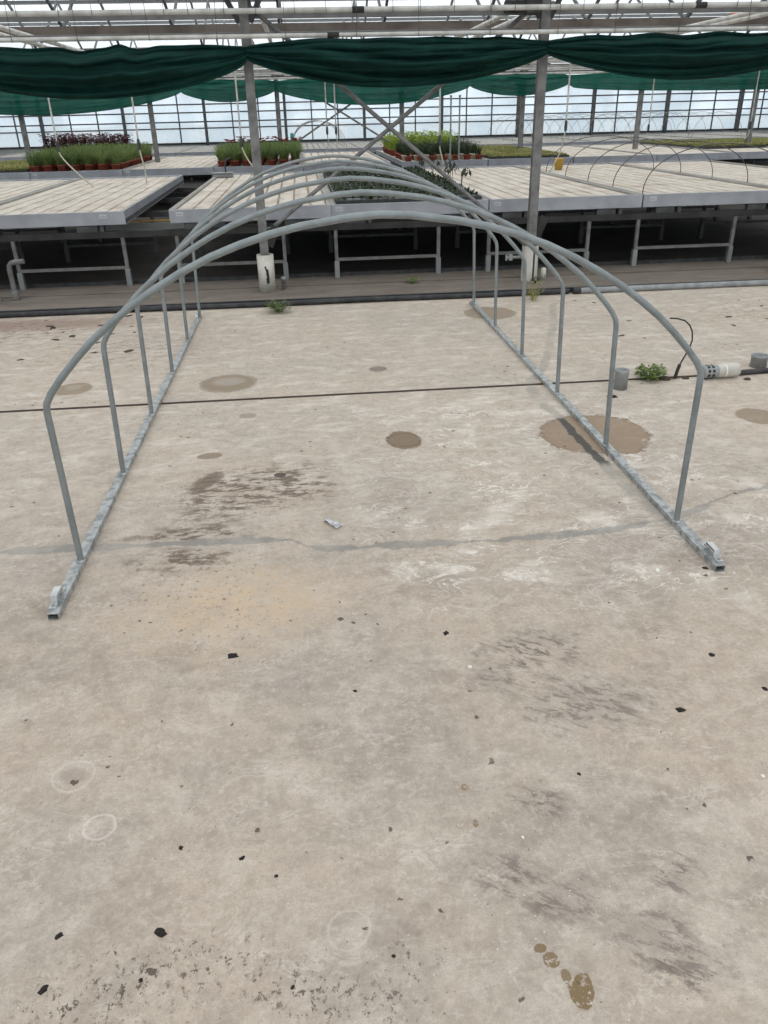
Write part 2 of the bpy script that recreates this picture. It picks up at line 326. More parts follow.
# ------------------------------------------------------------------ mesh helpers
class MB:
    def __init__(s): s.v = []; s.f = []; s.sm = []; s.mi = []; s.cur = 0
    def add(s, vs_, fs, smooth=False):
        o = len(s.v); s.v += [tuple(v) for v in vs_]
        for f in fs: s.f.append([i+o for i in f]); s.sm.append(smooth); s.mi.append(s.cur)
        return s
    def box(s, x0, x1, y0, y1, z0, z1, bev=0.0):
        if bev <= 0:
            v = [(x, y, z) for z in (z0, z1) for y in (y0, y1) for x in (x0, x1)]
            return s.add(v, [(0, 2, 3, 1), (4, 5, 7, 6), (0, 1, 5, 4), (2, 6, 7, 3), (0, 4, 6, 2), (1, 3, 7, 5)])
        b = bev; v = []; fs = []
        def ringz(z, i): return [(x0+i, y0+i, z), (x1-i, y0+i, z), (x1-i, y1-i, z), (x0+i, y1-i, z)]
        v = ringz(z0, b)+ringz(z0+b, 0)+ringz(z1-b, 0)+ringz(z1, b)
        fs = [(3, 2, 1, 0), (12, 13, 14, 15)]
        for r in range(3):
            for k in range(4): fs.append((r*4+k, r*4+(k+1) % 4, r*4+4+(k+1) % 4, r*4+4+k))
        return s.add(v, fs)
    def obox(s, p, q, w, h, up=(0, 0, 1)):       # oriented bar from p to q
        p, q, up = Vector(p), Vector(q), Vector(up); d = (q-p).normalized()
        a = d.cross(up)
        if a.length < 1e-4: a = d.cross(Vector((1, 0, 0)))
        a.normalize(); u = a.cross(d)
        v = [c+a*sx*w/2+u*sz*h/2 for c in (p, q) for sx, sz in ((-1, -1), (1, -1), (1, 1), (-1, 1))]
        return s.add(v, [(0, 1, 2, 3), (7, 6, 5, 4)]+[(k, k+4, (k+1) % 4+4, (k+1) % 4) for k in range(4)])
    def tube(s, pts, r, n=8, cap=True, radii=None):
        pts = [Vector(p) for p in pts]; N = len(pts)
        rings = []; prev = None
        for i, p in enumerate(pts):
            d = (pts[min(i+1, N-1)]-pts[max(i-1, 0)]).normalized()
            if prev is None:
                a = d.orthogonal().normalized()
            else:
                a = (prev - d*prev.dot(d)).normalized()
            prev = a; b = d.cross(a); rr = radii[i] if radii else r
            rings.append([p+(a*math.cos(2*math.pi*k/n)+b*math.sin(2*math.pi*k/n))*rr for k in range(n)])
        v = [q for r_ in rings for q in r_]; fs = []
        for i in range(N-1):
            for k in range(n): fs.append((i*n+k, i*n+(k+1) % n, (i+1)*n+(k+1) % n, (i+1)*n+k))
        s.add(v, fs, True)
        if cap:
            s.add(rings[0], [tuple(range(n-1, -1, -1))]); s.add(rings[-1], [tuple(range(n))])
        return s
    def lathe(s, prof, n=16, c=(0, 0, 0), axis='Z', smooth=True):
        v = []; fs = []
        for r, z in prof:
            for k in range(n):
                a = 2*math.pi*k/n; x, y = r*math.cos(a), r*math.sin(a)
                v.append((c[0]+x, c[1]+y, c[2]+z) if axis == 'Z' else (c[0]+z, c[1]+x, c[2]+y))
        for i in range(len(prof)-1):
            for k in range(n): fs.append((i*n+k, i*n+(k+1) % n, (i+1)*n+(k+1) % n, (i+1)*n+k))
        return s.add(v, fs, smooth)
    def quad(s, a, b, c, d, smooth=False): return s.add([a, b, c, d], [(0, 1, 2, 3)], smooth)
    def mesh(s, name, mats):
        me = bpy.data.meshes.new(name); me.from_pydata(s.v, [], s.f)
        if not isinstance(mats, (list, tuple)): mats = [mats]
        for m in mats: me.materials.append(MAT[m])
        me.polygons.foreach_set('use_smooth', s.sm); me.polygons.foreach_set('material_index', s.mi)
        me.update(); return me
    def build(s, name, mats, parent=None, loc=None):
        o = bpy.data.objects.new(name, s.mesh(name, mats)); COL.objects.link(o)
        if parent: o.parent = parent
        if loc: o.location = loc
        return o

def tag(o, label=None, cat=None, group=None, kind=None):
    if label: o['label'] = label
    if cat: o['category'] = cat
    if group: o['group'] = group
    if kind: o['kind'] = kind
    return o
def empty(name, loc, label, cat, group=None, rz=0):
    o = bpy.data.objects.new(name, None); COL.objects.link(o); o.location = loc; o.rotation_euler = (0, 0, rz)
    o.empty_display_size = .1
    return tag(o, label, cat, group)
def children(o): return [c for c in bpy.data.objects if c.parent == o]
KIDS = {}
def copy_tree(o, parent=None):
    c = o.copy(); COL.objects.link(c)
    if parent: c.parent = parent
    if o not in KIDS: KIDS[o] = children(o)
    for ch in KIDS[o]: copy_tree(ch, c)
    return c
def copy_at(o, loc, label=None, rz=None):
    c = copy_tree(o); c.location = loc
    if rz is not None: c.rotation_euler = (0, 0, rz)
    if label: c['label'] = label
    return c
def st(o, label, cat): return tag(o, label, cat, kind='structure')

# ------------------------------------------------------------------ setting
JY = 5.166
m = MB()
def slab(x0, x1, y0, y1, z0, z1): m.box(x0, x1, y0, y1, z0, z1)
slab(-14, 16, -3, JY-.016, -.12, 0); slab(-14, 16, JY+.016, 8.13, -.12, 0); slab(-14, 16, JY-.02, JY+.02, -.12, -.03)
st(m.build('floor', 'floor'), 'worn beige concrete floor with stains, a straight joint and sealed cracks', 'floor')
m = MB(); m.box(-26, 30, 8.15, 8.84, -.1, .04); m.box(-26, 30, 8.862, 9.33, -.1, .046)
st(m.build('trim_1', 'path'), 'dirty brown concrete path along the foot of the benches', 'path')
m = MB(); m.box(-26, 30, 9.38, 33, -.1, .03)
st(m.build('trim_2', 'soilfloor'), 'soil floor under the benches with bench shade put into its dark colour', 'floor')
m = MB(); m.box(-26, 30, 9.33, 9.38, -.1, .085)
st(m.build('trim_3', 'black_hose'), 'black edging strip along the bench legs', 'edging')
m = MB(); m.box(-26, 30, 8.115, 8.15, -.1, .052)
st(m.build('trim_4', 'black_hose'), 'black edging along the front of the path', 'edging')
m = MB(); m.box(-200, 200, -150, 250, -.3, -.125)
st(m.build('trim_5', 'outside'), 'pale ground outside the greenhouse', 'ground')

SPX = 2.863; PX0 = -.433; BAY = 11.65; PY = (8.65, 20.3, 31.95); SPAN = BAY/3
GZ0, GZ1 = 2.72, 2.82
# roof: ridges and gutters run along x
roof = MB(); bars = MB(); ridges = MB()
XA, XB = -24.5, 29.5
k0, k1 = -3, 6
RH = .95
for k in range(k0, k1):
    ya = PY[0]+k*SPAN; yb = ya+SPAN; ym = (ya+yb)/2
    for (y0, z0, y1, z1) in ((ya, GZ1, ym, GZ1+RH), (ym, GZ1+RH, yb, GZ1)):
        roof.quad((XA, y0, z0), (XB, y0, z0), (XB, y1, z1), (XA, y1, z1))
        x = XA
        while x < XB:
            bars.obox((x, y0, z0-.01), (x, y1, z1-.01), .03, .04); x += 1.4315 if k < 2 else 2.863
    ridges.box(XA, XB, ym-.035, ym+.035, GZ1+RH-.05, GZ1+RH+.01)
ceil = st(roof.build('ceiling', 'roofglass'), 'ridged glass roof of the greenhouse', 'glass roof')
bars.build('glazing_bar', 'darksteel', ceil); ridges.build('ridge_beam', 'beam', ceil)

# gutters
n = 0
for k in range(k0, k1+1):
    y = PY[0]+k*SPAN
    m = MB(); m.box(XA, XB, y-.09, y+.09, GZ0, GZ0+.02); m.box(XA, XB, y-.10, y-.085, GZ0, GZ1+.01); m.box(XA, XB, y+.085, y+.10, GZ0, GZ1+.01)
    n += 1
    o = m.build('trim_%d' % (5+n), 'rust' if k != 0 else 'beam')
    st(o, 'brown roof gutter running across the house', 'gutter')

# far wall
WY = PY[2]+.10
m = MB(); m.box(XA, XB, WY-.05, WY+.05, -.1, .86)
wall = st(m.build('wall_back', 'sill'), 'low pale wall under the clouded glass far wall', 'wall')
m = MB(); m.box(XA, XB, WY-.09, WY+.07, .86, .91); m.build('sill', 'beam', wall)
win = MB(); win.quad((XA, WY, .9), (XB, WY, .9), (XB, WY, GZ1), (XA, WY, GZ1))
w_ = st(win.build('window_1', 'wallglass'), 'clouded blue-white glazing of the far wall', 'window')
m = MB()
for z in (1.37, 1.58, 1.88, 2.14): m.box(XA, XB, WY-.06, WY-.015, z-.022, z+.022)
m.build('glazing_rail', 'darksteel', w_)
m = MB(); x = PX0-8*SPX
while x < XB:
    if x > XA: m.box(x-.022, x+.022, WY-.05, WY-.01, .9, GZ1)
    x += SPX/3
m.build('mullion', 'darksteel', w_)
# side walls, out of the frame but part of the room
for nm, x in (('wall_left', XA), ('wall_right', XB)):
    m = MB(); m.box(x-.05, x+.05, PY[0]+k0*SPAN, WY, -.1, .8)
    w2 = st(m.build(nm, 'sill'), 'low pale wall under clouded glass at the side', 'wall')
    m = MB(); m.quad((x, PY[0]+k0*SPAN, .8), (x, WY, .8), (x, WY, GZ1), (x, PY[0]+k0*SPAN, GZ1)); m.build('pane', 'wallglass', w2)

# ------------------------------------------------------------------ the hoop frame
XL, XR, HY0, HS = -1.049, 1.609, 3.017, .922
fr = empty('tunnel_hoop_frame', (.28, 2.62, 0), 'galvanized steel tunnel frame of six hoops on two floor rails', 'hoop frame')
off = Vector((.28, 2.62, 0))
def L(p): return tuple(Vector(p)-off)
RW, RHT, TH = .043, .027, .0022
for X, y0, y1 in ((XL-.012, 2.616, 7.735), (XR+.012, 2.618, 7.80)):
    m = MB(); a, b = X-RW/2, X+RW/2
    out = [(a, 0), (b, 0), (b, RHT), (a, RHT)]; inn = [(a+TH, TH), (b-TH, TH), (b-TH, RHT-TH), (a+TH, RHT-TH)]
    for (yy) in (y0, y1): pass
    v = [L((x, y, z+.001)) for y in (y0, y1) for ring in (out, inn) for x, z in ring]
    fs = []
    for k in range(4):
        j = (k+1) % 4
        fs.append((k, j, 8+j, 8+k)); fs.append((4+j, 4+k, 12+k, 12+j))
        fs.append((j, k, 4+k, 4+j)); fs.append((8+k, 8+j, 12+j, 12+k))
    m.add(v, fs)
    rail = m.build('floor_rail', 'galv_rail', fr)
    # bolt heads / weld plates at each hoop foot
    for i in range(6):
        y = HY0+i*HS
        w = MB(); w.lathe([(.0001, .0), (.022, .0), (.0205, .004), (.0148, .011)], 14, L((XL if X < 0 else XR, y, RHT+.001)))
        w.build('weld_collar', 'galv_rail', rail)
def hoop_pts(y, nar=0.0):
    cx = (XL+XR)/2; hw = (XR-XL)/2
    pts = [(XL, y, RHT), (XL, y, .25), (XL, y, .5), (XL, y, .68)]
    # bend, then flattened arch through measured points
    arch = [(-1.049, .705), (-1.043, .738), (-1.020, .776), (-.974, .831), (-.90, .908), (-.834, .970), (-.75, 1.036), (-.665, 1.097), (-.566, 1.157), (-.466, 1.211),
            (-.35, 1.264), (-.237, 1.304), (-.125, 1.336), (-.015, 1.360), (.168, 1.385), (.28, 1.391)]
    left = [(x, y, z) for x, z in arch]
    right = [(2*cx-x, y, z) for x, z in arch[:-1]][::-1]
    pts += left+right+[(XR, y, .68), (XR, y, .5), (XR, y, .25), (XR, y, RHT)]
    return [(x-(nar*min(1, z/.74))*(x-cx)/hw, yy, z) for x, yy, z in pts]
for i in range(6):
    m = MB(); m.tube([L(p) for p in hoop_pts(HY0+i*HS, (0, .02, .018, .02, .015, .02)[i])], .0138, 14); m.build('hoop', 'galv', fr)
def strap(X, yc, side, parent=fr):
    # bent flat bar bridge with two bolted feet
    m = MB(); w = .026; th = .004; h = .030
    prof = [(-.075, 0), (-.04, 0), (-.034, h), (.034, h), (.04, 0), (.075, 0)]
    x0 = X-w/2; x1 = X+w/2; z0 = RHT+.002
    for (ya, za), (yb, zb) in zip(prof[:-1], prof[1:]):
        m.obox(L((X, yc+ya, z0+za+th/2)), L((X, yc+yb, z0+zb+th/2)), w, th*1.4)
    m.box(*[c for c in (x0-off.x, x1-off.x)], yc-.036-off.y, yc+.036-off.y, z0+h-.006, z0+h+.005)
    o = m.build('pull_handle', 'zinc', parent)
    for dy in (-.06, .06):
        b = MB(); b.lathe([(.0001, .008), (.008, .008), (.008, 0)], 8, L((X, yc+dy, z0+.004)), smooth=False); b.build('bolt', 'galv_rail', o)
strap(XL-.022, 2.725, -1); strap(XR+.024, 2.72, 1)
strap(XL-.02, 7.60, -1); strap(XR+.02, 7.66, 1)

# ------------------------------------------------------------------ posts
def post(i, j):
    x = PX0+SPX*i; y = PY[j]
    if j == 0:
        lab = {-1: 'grey steel post in white sleeve at the left edge of the path', 0: 'front grey steel post in white sleeve with black scribble', 1: 'front grey steel post in notched white sleeve, right of the hoops',
               2: 'front grey steel post at the right edge beside the path'}.get(i, 'grey steel post on the front path, out to the side')
    elif j == 1:
        lab = 'grey steel roof post among the plant trays in the middle row, number %s from the left' % ['first', 'second', 'third', 'fourth', 'fifth', 'sixth', 'seventh', 'eighth', 'ninth', 'tenth'][i+3]
        lab = lab.replace('number ', '')
    else: lab = 'dark steel post standing against the glass far wall'
    zb = .04 if j == 0 else .03
    y -= .12 if j == 2 else 0
    r = empty('steel_post', (x, y, zb), lab, 'post', 'roof posts')
    w = .043 if j == 0 else .05
    m = MB(); t_ = .006
    if j < 2:
        m.box(-w, w, -w, -w+.012, 0, GZ0-zb); m.box(-w, w, w-.012, w, 0, GZ0-zb); m.box(-w+.006, w-.006, -w+.012, w-.012, 0, GZ0-zb)
    else: m.box(-w, w, -w, w-.02, 0, GZ0-zb, .006)
    p = m.build('pole', 'post' if j < 2 else 'darksteel', r)
    m = MB(); m.box(-.16, .16, -.07, .07, GZ0-zb-.02, GZ0-zb, 0)
    m.obox((-.05, 0, GZ0-zb-.22), (-.16, 0, GZ0-zb-.02), .05, .012, (0, 1, 0)); m.obox((.05, 0, GZ0-zb-.22), (.16, 0, GZ0-zb-.02), .05, .012, (0, 1, 0))
    m.build('gutter_bracket', 'darksteel', r)
    if j == 0:
        m = MB()
        R = .088
        if i == 1:
            # cut-away sleeve with a notch in front
            n_ = 28; v = []; fs = []
            for q in range(2):
                rr = R if q == 0 else R-.008
                for k in range(n_+1):
                    a = math.pi*1.5+ .42+ (2*math.pi-.30)*k/n_ - .0
                    for z in (0, .37): v.append((rr*math.cos(a), rr*math.sin(a), z))
            M_ = (n_+1)*2
            for k in range(n_):
                a = k*2; fs += [(a, a+2, a+3, a+1), (M_+a, M_+a+1, M_+a+3, M_+a+2), (a+1, a+3, M_+a+3, M_+a+1)]
            fs += [(0, 1, M_+1, M_), (n_*2, M_+n_*2, M_+n_*2+1, n_*2+1)]
            m.add(v, fs, False)
            m.build('base_sleeve', 'pvc', r)
        else:
            m.lathe([(R-.008, 0), (R, 0), (R, .38), (R-.008, .38), (R-.008, .02)], 28)
            sl = m.build('base_sleeve', 'pvc', r)
            if i == 0:
                s_ = MB()
                for (a0, z0, a1, z1, w_) in ((-.15, .27, .05, .21, .010), (.05, .23, .12, .12, .014), (-.02, .20, .15, .15, .012), (.0, .15, .14, .10, .016), (-.05, .12, .1, .09, .01), (.12, .24, .2, .14, .008)):
                    pts = [((R+.001)*math.sin(a0+(a1-a0)*q/4+.1), -(R+.001)*math.cos(a0+(a1-a0)*q/4+.1), z0+(z1-z0)*q/4) for q in range(5)]
                    for p0, p1 in zip(pts[:-1], pts[1:]): s_.obox(p0, p1, .002, w_*1.7)
                s_.build('scribble', 'ink', sl)
        if i in (0, 1):
            m = MB(); m.obox((.05, 0, .46), (.14, 0, .66), .02, .09); m.build('side_bracket', 'beam', r)
for i in range(-2, 4): post(i, 0)
for i in range(-3, 6): post(i, 1)
for i in range(-5, 8): post(i, 2)

def brace(p, q, lab):
    m = MB(); c = Vector(p); m.tube([(0, 0, 0), tuple(Vector(q)-c)], .021, 10)
    for e in (Vector((0, 0, 0)), Vector(q)-c): m.box(e.x-.04, e.x+.04, e.y-.03, e.y+.03, e.z-.05, e.z+.05)
    o = m.build('brace_tube', 'post', None, tuple(c)); tag(o, lab, 'brace', 'wind braces')
y = PY[0]+.07
brace((PX0+.03, y, 2.65), (PX0+SPX-.03, y, .40), 'front diagonal brace falling to the right between two front posts')
brace((PX0+SPX-.03, y+.05, 2.65), (PX0+.03, y+.05, .62), 'front diagonal brace rising to the right between two front posts')
y = PY[1]+.07
brace((PX0+.03, y, 2.6), (PX0+SPX-.03, y, .95), 'far diagonal brace falling to the right between middle-row posts')
brace((PX0+SPX-.03, y+.05, 2.6), (PX0+.03, y+.05, .95), 'far diagonal brace rising to the right between middle-row posts')

# ------------------------------------------------------------------ overhead pipes
def pipe(name, y, z, r, mat, lab, x0=-15., x1=20., coup=(), hang=False, hx=.33):
    m = MB(); c = Vector((0, y, z))
    pts = [(x, 0, 0) for x in np.linspace(x0, x1, 9)]
    m.tube(pts, r, 12); o = m.build(name, mat, None, tuple(c)); tag(o, lab, 'pipe')
    for x in coup:
        m = MB(); m.tube([(x-.055, 0, 0), (x+.055, 0, 0)], r*1.18, 12); m.build('coupling', 'beam', o)
    if hang:
        x = -4.6+hx*.4
        while x < 6:
            xx = x+random.uniform(-.06, .06)
            m = MB(); m.tube([(xx+random.uniform(-.03, .03), -r-.004, 2.95-z), (xx, -r-.004, -.02), (xx+.004, -.3*r, -r-.003)], .0028, 4); m.build('hanger_wire', 'wire', o); x += hx
    return o
FY = PY[0]-.10
pipe('heating_pipe', FY-.06, 2.575, .023, 'white_pipe', 'upper white heating pipe in front of the front posts', coup=(.62, 3.9), hang=True, hx=.3)
pipe('heating_pipe', FY-.085, 2.375, .020, 'white_pipe', 'lower white heating pipe just above the front green net', coup=(.38,), hang=True, hx=.62)
m = MB(); m.box(-15, 20, -.02, .02, -.024, .024); tag(m.build('screen_beam', 'grey_pipe', None, (0, PY[0]+.10, 2.562)), 'grey steel beam behind the upper front heating pipe', 'beam')
pipe('screen_tube', PY[0]+.10, 2.41, .022, 'grey_pipe', 'thin grey tube right above the front green nets')
for k, zz in ((1, (2.43, 2.33)), (2, (2.52, 2.40)), (3, (2.60, 2.46))):
    for q, z in enumerate(zz):
        pipe('heating_pipe', PY[0]+k*SPAN-(.18 if k == 3 else 0), z, .025, 'white_pipe', '%s white heating pipe %s' % (('upper', 'lower')[q], ('behind the front nets', 'halfway back under the roof', 'above the rear nets')[k-1]), -12, 18)
# pipes running back from the front posts, in pairs
for i in (-1, 0, 1, 2):
    for s_ in (-1, 1):
        x = PX0+i*SPX+s_*.13; m = MB()
        m.tube([(0, 0, 0), (0, 5.5, 0), (0, 11.4, 0)], .026, 10)
        tag(m.build('heating_pipe', 'white_pipe', None, (x, PY[0]+.2, 2.64)), 'white pipe running back under the roof %s of the %s front post' % ('left' if s_ < 0 else 'right', ('left-edge', 'second', 'third', 'right-edge')[i+1]), 'pipe', 'lengthwise pipes under the roof')
# screen motor by the third post
g = empty('screen_motor', (PX0+SPX-.27, PY[0]+.02, 2.60), 'dark screen motor with gearbox left of the third front post', 'motor')
m = MB(); m.tube([(-.12, 0, 0), (.10, 0, 0)], .055, 14); m.build('motor_housing', 'darksteel', g)
m = MB(); m.box(.08, .22, -.06, .06, -.07, .09, .012); m.build('gearbox', 'darksteel', g)
m = MB(); m.tube([(.0, .0, .05), (-.02, 0, .12), (-.10, -.02, .14)], .012, 8); m.build('cable', 'black', g)
m = MB(); m.box(-.13, .13, -.05, .05, -.016, .01); m.tube([(-.13, 0, .01), (.13, 0, .01)], .022, 8)
tag(m.build('rust_plate', 'orange', None, (6.25, PY[0]+SPAN-.2, 2.835)), 'small rust-orange fitting on the gutter at upper right', 'fitting')

# ------------------------------------------------------------------ shade nets
def net(x0, x1, y, ztop, zpin, zbot, lab, seed, mat='net', amp=.05, pinch=.05, pw=.8, topsag=.0, ucut=0.0, bump=()):
    rnd = random.Random(seed); NU, NV = 84, 44
    m = MB(); v = []
    ph = [rnd.uniform(0, 6.28) for _ in range(8)]
    for i in range(NU+1):
        u = i/NU; s_ = math.sin(math.pi*u)
        s_ = max(s_, 0.0); g = min(1, s_*1.9)**.8
        top = zpin+pinch*.9+(ztop-zpin-pinch*.9)*g + .008*math.sin(9*u*math.pi+ph[0])*s_ + .006*math.sin(23*u+ph[3])*s_
        for bu, bw, bh in bump: top += bh*math.exp(-((u-bu)/bw)**2)
        bot = zpin-pinch-(zpin-pinch-zbot)*s_**pw
        for j in range(NV+1):
            w = j/NV
            z = top+(bot-top)*w
            # gathered folds that fan out of the pinch points and sag with the cloth
            f1 = 3.0*w+.30*math.sin(math.pi*u+ph[2])+.22*math.sin(2*math.pi*u+ph[3])
            f2 = 6.3*w+.55*math.sin(math.pi*u+ph[4])-.3*u
            d = amp*math.sin(2*math.pi*f1+ph[5])*(.6+.4*math.sin(3*w+ph[6]))+amp*.4*math.sin(2*math.pi*f2+ph[1])+amp*.18*math.sin(2*math.pi*(11*w+1.3*u)+ph[7])
            d += amp*.5*math.sin(2*math.pi*(1.2*u+.8*w)+ph[0])*s_
            d *= .2+.8*s_
            d += -.16*math.sin(math.pi*min(1, w*1.15))*s_
            v.append((x0+(x1-x0)*u-(x0+x1)/2, d, z-zpin))
    fs = [(i*(NV+1)+j, (i+1)*(NV+1)+j, (i+1)*(NV+1)+j+1, i*(NV+1)+j+1) for i in range(NU) for j in range(NV)]
    m.add(v, fs, True)
    o = m.build('shade_net', mat, None, ((x0+x1)/2, y, zpin)); tag(o, lab, 'shade net', 'green shade nets')
    md = o.modifiers.new('thick', 'SOLIDIFY'); md.thickness = .006
    hem = MB(); hem.tube([v[i*(NV+1)+NV] for i in range(NU+1)], .009, 6); hem.build('hem', mat, o)
    return o
a = [PX0+i*SPX for i in range(-4, 8)]
ny = PY[0]-.15
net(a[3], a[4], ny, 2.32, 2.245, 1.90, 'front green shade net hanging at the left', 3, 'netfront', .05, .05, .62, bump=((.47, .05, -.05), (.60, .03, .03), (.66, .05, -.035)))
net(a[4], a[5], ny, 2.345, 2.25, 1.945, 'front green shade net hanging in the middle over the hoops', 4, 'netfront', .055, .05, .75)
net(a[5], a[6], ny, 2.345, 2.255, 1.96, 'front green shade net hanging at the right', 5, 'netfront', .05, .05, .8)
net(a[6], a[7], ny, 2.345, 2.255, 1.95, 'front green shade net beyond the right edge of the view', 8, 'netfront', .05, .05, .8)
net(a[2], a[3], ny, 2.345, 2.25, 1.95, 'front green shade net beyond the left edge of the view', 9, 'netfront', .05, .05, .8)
for q, (xa, xb, zb_, nm) in enumerate(((-8.6, -2.55, 1.84, 'at the far left'), (-2.55, -.45, 2.02, 'left of the first front post'), (-.45, 4.0, 1.90, 'in the middle above the braces'), (4.0, 6.3, 2.02, 'right of the second front post'), (6.3, 16.5, 2.04, 'at the right'))):
    net(xa, xb, PY[1]-.2, 2.46, 2.33, zb_, 'rear paler green shade net '+nm, 10+q, 'net', .045, .09, .7 if q < 4 else .3)

# ------------------------------------------------------------------ bench support
ZB = .04; LY = 9.25
def leg_frame(mt, mt2, mt3):
    r = empty('bench_trestle', (0, 0, 0), 'x', 'bench trestle', 'galvanized bench trestles')
    for x in (-.585, .585):
        m = MB(); m.box(x-.019, x+.019, -.019, .019, .16, .535); l_ = m.build('leg', mt, r)
        m = MB(); m.box(x-.027, x+.027, -.027, .027, 0, .19, .004); m.build('leg_sleeve', mt3, l_)
    m = MB(); m.box(-.566, .566, -.014, .014, .19, .222); m.build('crossbar', mt2, r)
    return r
lf = leg_frame('leg', 'leg', 'alu_dark'); lf2 = leg_frame('darksteel', 'darksteel', 'darksteel')  # second frame is the back copy, shade under the trays painted as darker steel
lfl = {-3: 'bench trestle beyond the left edge', -2: 'leftmost bench trestle under the wide left tray', -1: 'bench trestle behind the first post sleeve', 0: 'bench trestle in the middle behind the hoops', 1: 'bench trestle behind the notched post sleeve', 2: 'bench trestle at right under the wire hoop tray', 3: 'bench trestle beyond the right edge'}
for q, i in enumerate(range(-2, 4)):
    x = .93+1.755*i; o = lf if q == 0 else copy_tree(lf); o.location = (x, LY, ZB); o['label'] = lfl[i]
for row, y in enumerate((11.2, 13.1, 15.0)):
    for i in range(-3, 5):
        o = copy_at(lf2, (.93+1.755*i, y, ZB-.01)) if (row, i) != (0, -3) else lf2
        o.location = (.93+1.755*i, y, ZB-.01); o['label'] = 'bench trestle coloured dark for the shade under the trays, %s row back' % ('second', 'third', 'fourth')[row]
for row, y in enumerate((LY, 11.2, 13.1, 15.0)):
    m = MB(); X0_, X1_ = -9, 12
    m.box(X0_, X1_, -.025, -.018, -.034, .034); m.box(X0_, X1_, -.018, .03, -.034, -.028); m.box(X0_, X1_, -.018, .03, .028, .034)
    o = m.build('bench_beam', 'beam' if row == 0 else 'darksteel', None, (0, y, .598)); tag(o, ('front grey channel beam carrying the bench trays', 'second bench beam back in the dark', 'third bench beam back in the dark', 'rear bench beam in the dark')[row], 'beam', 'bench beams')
# lengthwise roller rails between the beams and the trays
for x in (-5.2, -4.05, -3.4, -2.3, -1.15, -.05, .62, 1.75, 2.4, 3.5, 4.2, 5.3, 6.0, 7.0):
    m = MB(); m.tube([(0, -.02, 0), (0, 6.0, 0)], .022, 8); m.box(-.16, .06, -.03, .03, -.034, .026); m.box(.09, .13, -.05, .05, -.034, .026)
    o = m.build('roller_rail', 'darksteel', None, (x, LY, .666)); tag(o, 'dark lengthwise rail under the front trays', 'rail', 'dark rails under the trays')
m = MB(); m.box(-.9, .9, -.01, .01, -.010, .010); tag(m.build('yellow_bar', 'yellow', None, (-1.95, 11.171, .520)), 'yellow painted bar seen through the gap between left trays', 'bar')
m = MB(); m.box(-.9, .9, -.02, .02, -.05, .05); tag(m.build('grey_bar', 'sill', None, (-1.95, 11.161, .445)), 'pale grey bar below the yellow bar under left trays', 'bar')
g = empty('red_crate', (-2.0, 14.6, .03), 'red plastic crate on the floor in the gap between left trays', 'crate')
m = MB(); m.box(-.2, .2, -.15, -.13, 0, .26); m.box(-.2, .2, .13, .15, 0, .26); m.box(-.2, -.18, -.13, .13, 0, .26); m.box(.18, .2, -.13, .13, 0, .26); m.box(-.18, .18, -.13, .13, 0, .02)
m.build('crate_body', 'terra', g); m = MB(); m.box(-.21, .21, -.16, -.15, .22, .27); m.box(-.21, .21, .15, .16, .22, .27); m.build('crate_rim', 'terra', g)

# ------------------------------------------------------------------ trays
TW, TL, RIM0, RIM1 = 1.775, 5.85, .697, .835
def make_tray(bedmat, loc):
    r = empty('bench_tray', loc, 'x', 'bench tray', 'rolling aluminium bench trays')
    m = MB(); h0, h1 = RIM0, RIM1; w = .03
    m.box(.004, TW-.004, 0, w, h0, h1, .004); m.box(.004, TW-.004, TL-w, TL, h0, h1, .004)
    m.box(.004, w, w, TL-w, h0, h1); m.box(TW-w, TW-.004, w, TL-w, h0, h1)
    m.box(.002, .004, .0, TL, h0+.05, h0+.075); m.box(TW-.004, TW-.002, 0, TL, h0+.05, h0+.075)
    m.build('rim', 'alu', r)
    m = MB(); m.box(w, w+.025, w, TL-w, h1-.03, h1-.002); m.box(TW-w-.025, TW-w, w, TL-w, h1-.03, h1-.002); m.box(.004, w, w, TL-w, h1, h1+.0015); m.box(TW-w, TW-.004, w, TL-w, h1, h1+.0015); m.build('inner_lip', 'bedgrey', r)
    m = MB(); m.box(.001, .004, .03, TL-.03, h0+.012, h0+.058); m.box(TW-.004, TW-.001, .03, TL-.03, h0+.012, h0+.058); m.build('side_shade_strip', 'darksteel', r)  # raised dark strips paint the shaded lower channel of the tray sides
    m = MB(); n_ = 9; gap = .014; x0 = w+.026; sw = (TW-2*x0+gap)/n_
    m.box(w, TW-w, w, TL-w, h1-.075, h1-.06)
    for k in range(n_):
        a_ = x0+k*sw; b_ = a_+sw-gap
        zt = h1-.022
        v = [(a_, w+.004, h1-.06), (a_+.008, w+.004, zt), (b_-.008, w+.004, zt), (b_, w+.004, h1-.06)]
        v += [(x, TL-w-.004, z) for x, _, z in v]
        m.add(v, [(0, 1, 2, 3), (7, 6, 5, 4), (0, 4, 5, 1), (1, 5, 6, 2), (2, 6, 7, 3)])
    m.build('slatted_bed', bedmat, r)
    for y in (1.5, 3.0, 4.4):
        m = MB(); m.box(w, TW-w, y-.02, y+.02, h0+.005, h1-.078); m.build('cross_member', 'darksteel', r)
    return r
def add_tag(tr, x):
    m = MB(); m.box(x-.045, x+.035, -.003, -.0005, RIM0+.07, RIM1-.025); t_ = m.build('number_tag', 'tag', tr)
    m = MB()
    m.obox((x-.035, -.0037, RIM0+.085), (x-.015, -.0037, RIM1-.04), .0015, .008, (0, 1, 0)); m.obox((x-.03, -.0037, RIM0+.085), (x+.025, -.0037, RIM0+.09), .0015, .008, (0, 1, 0)); m.obox((x+.0, -.0037, RIM0+.09), (x+.01, -.0037, RIM1-.045), .0015, .009, (0, 1, 0))
    m.build('tag_mark', 'ink', t_)
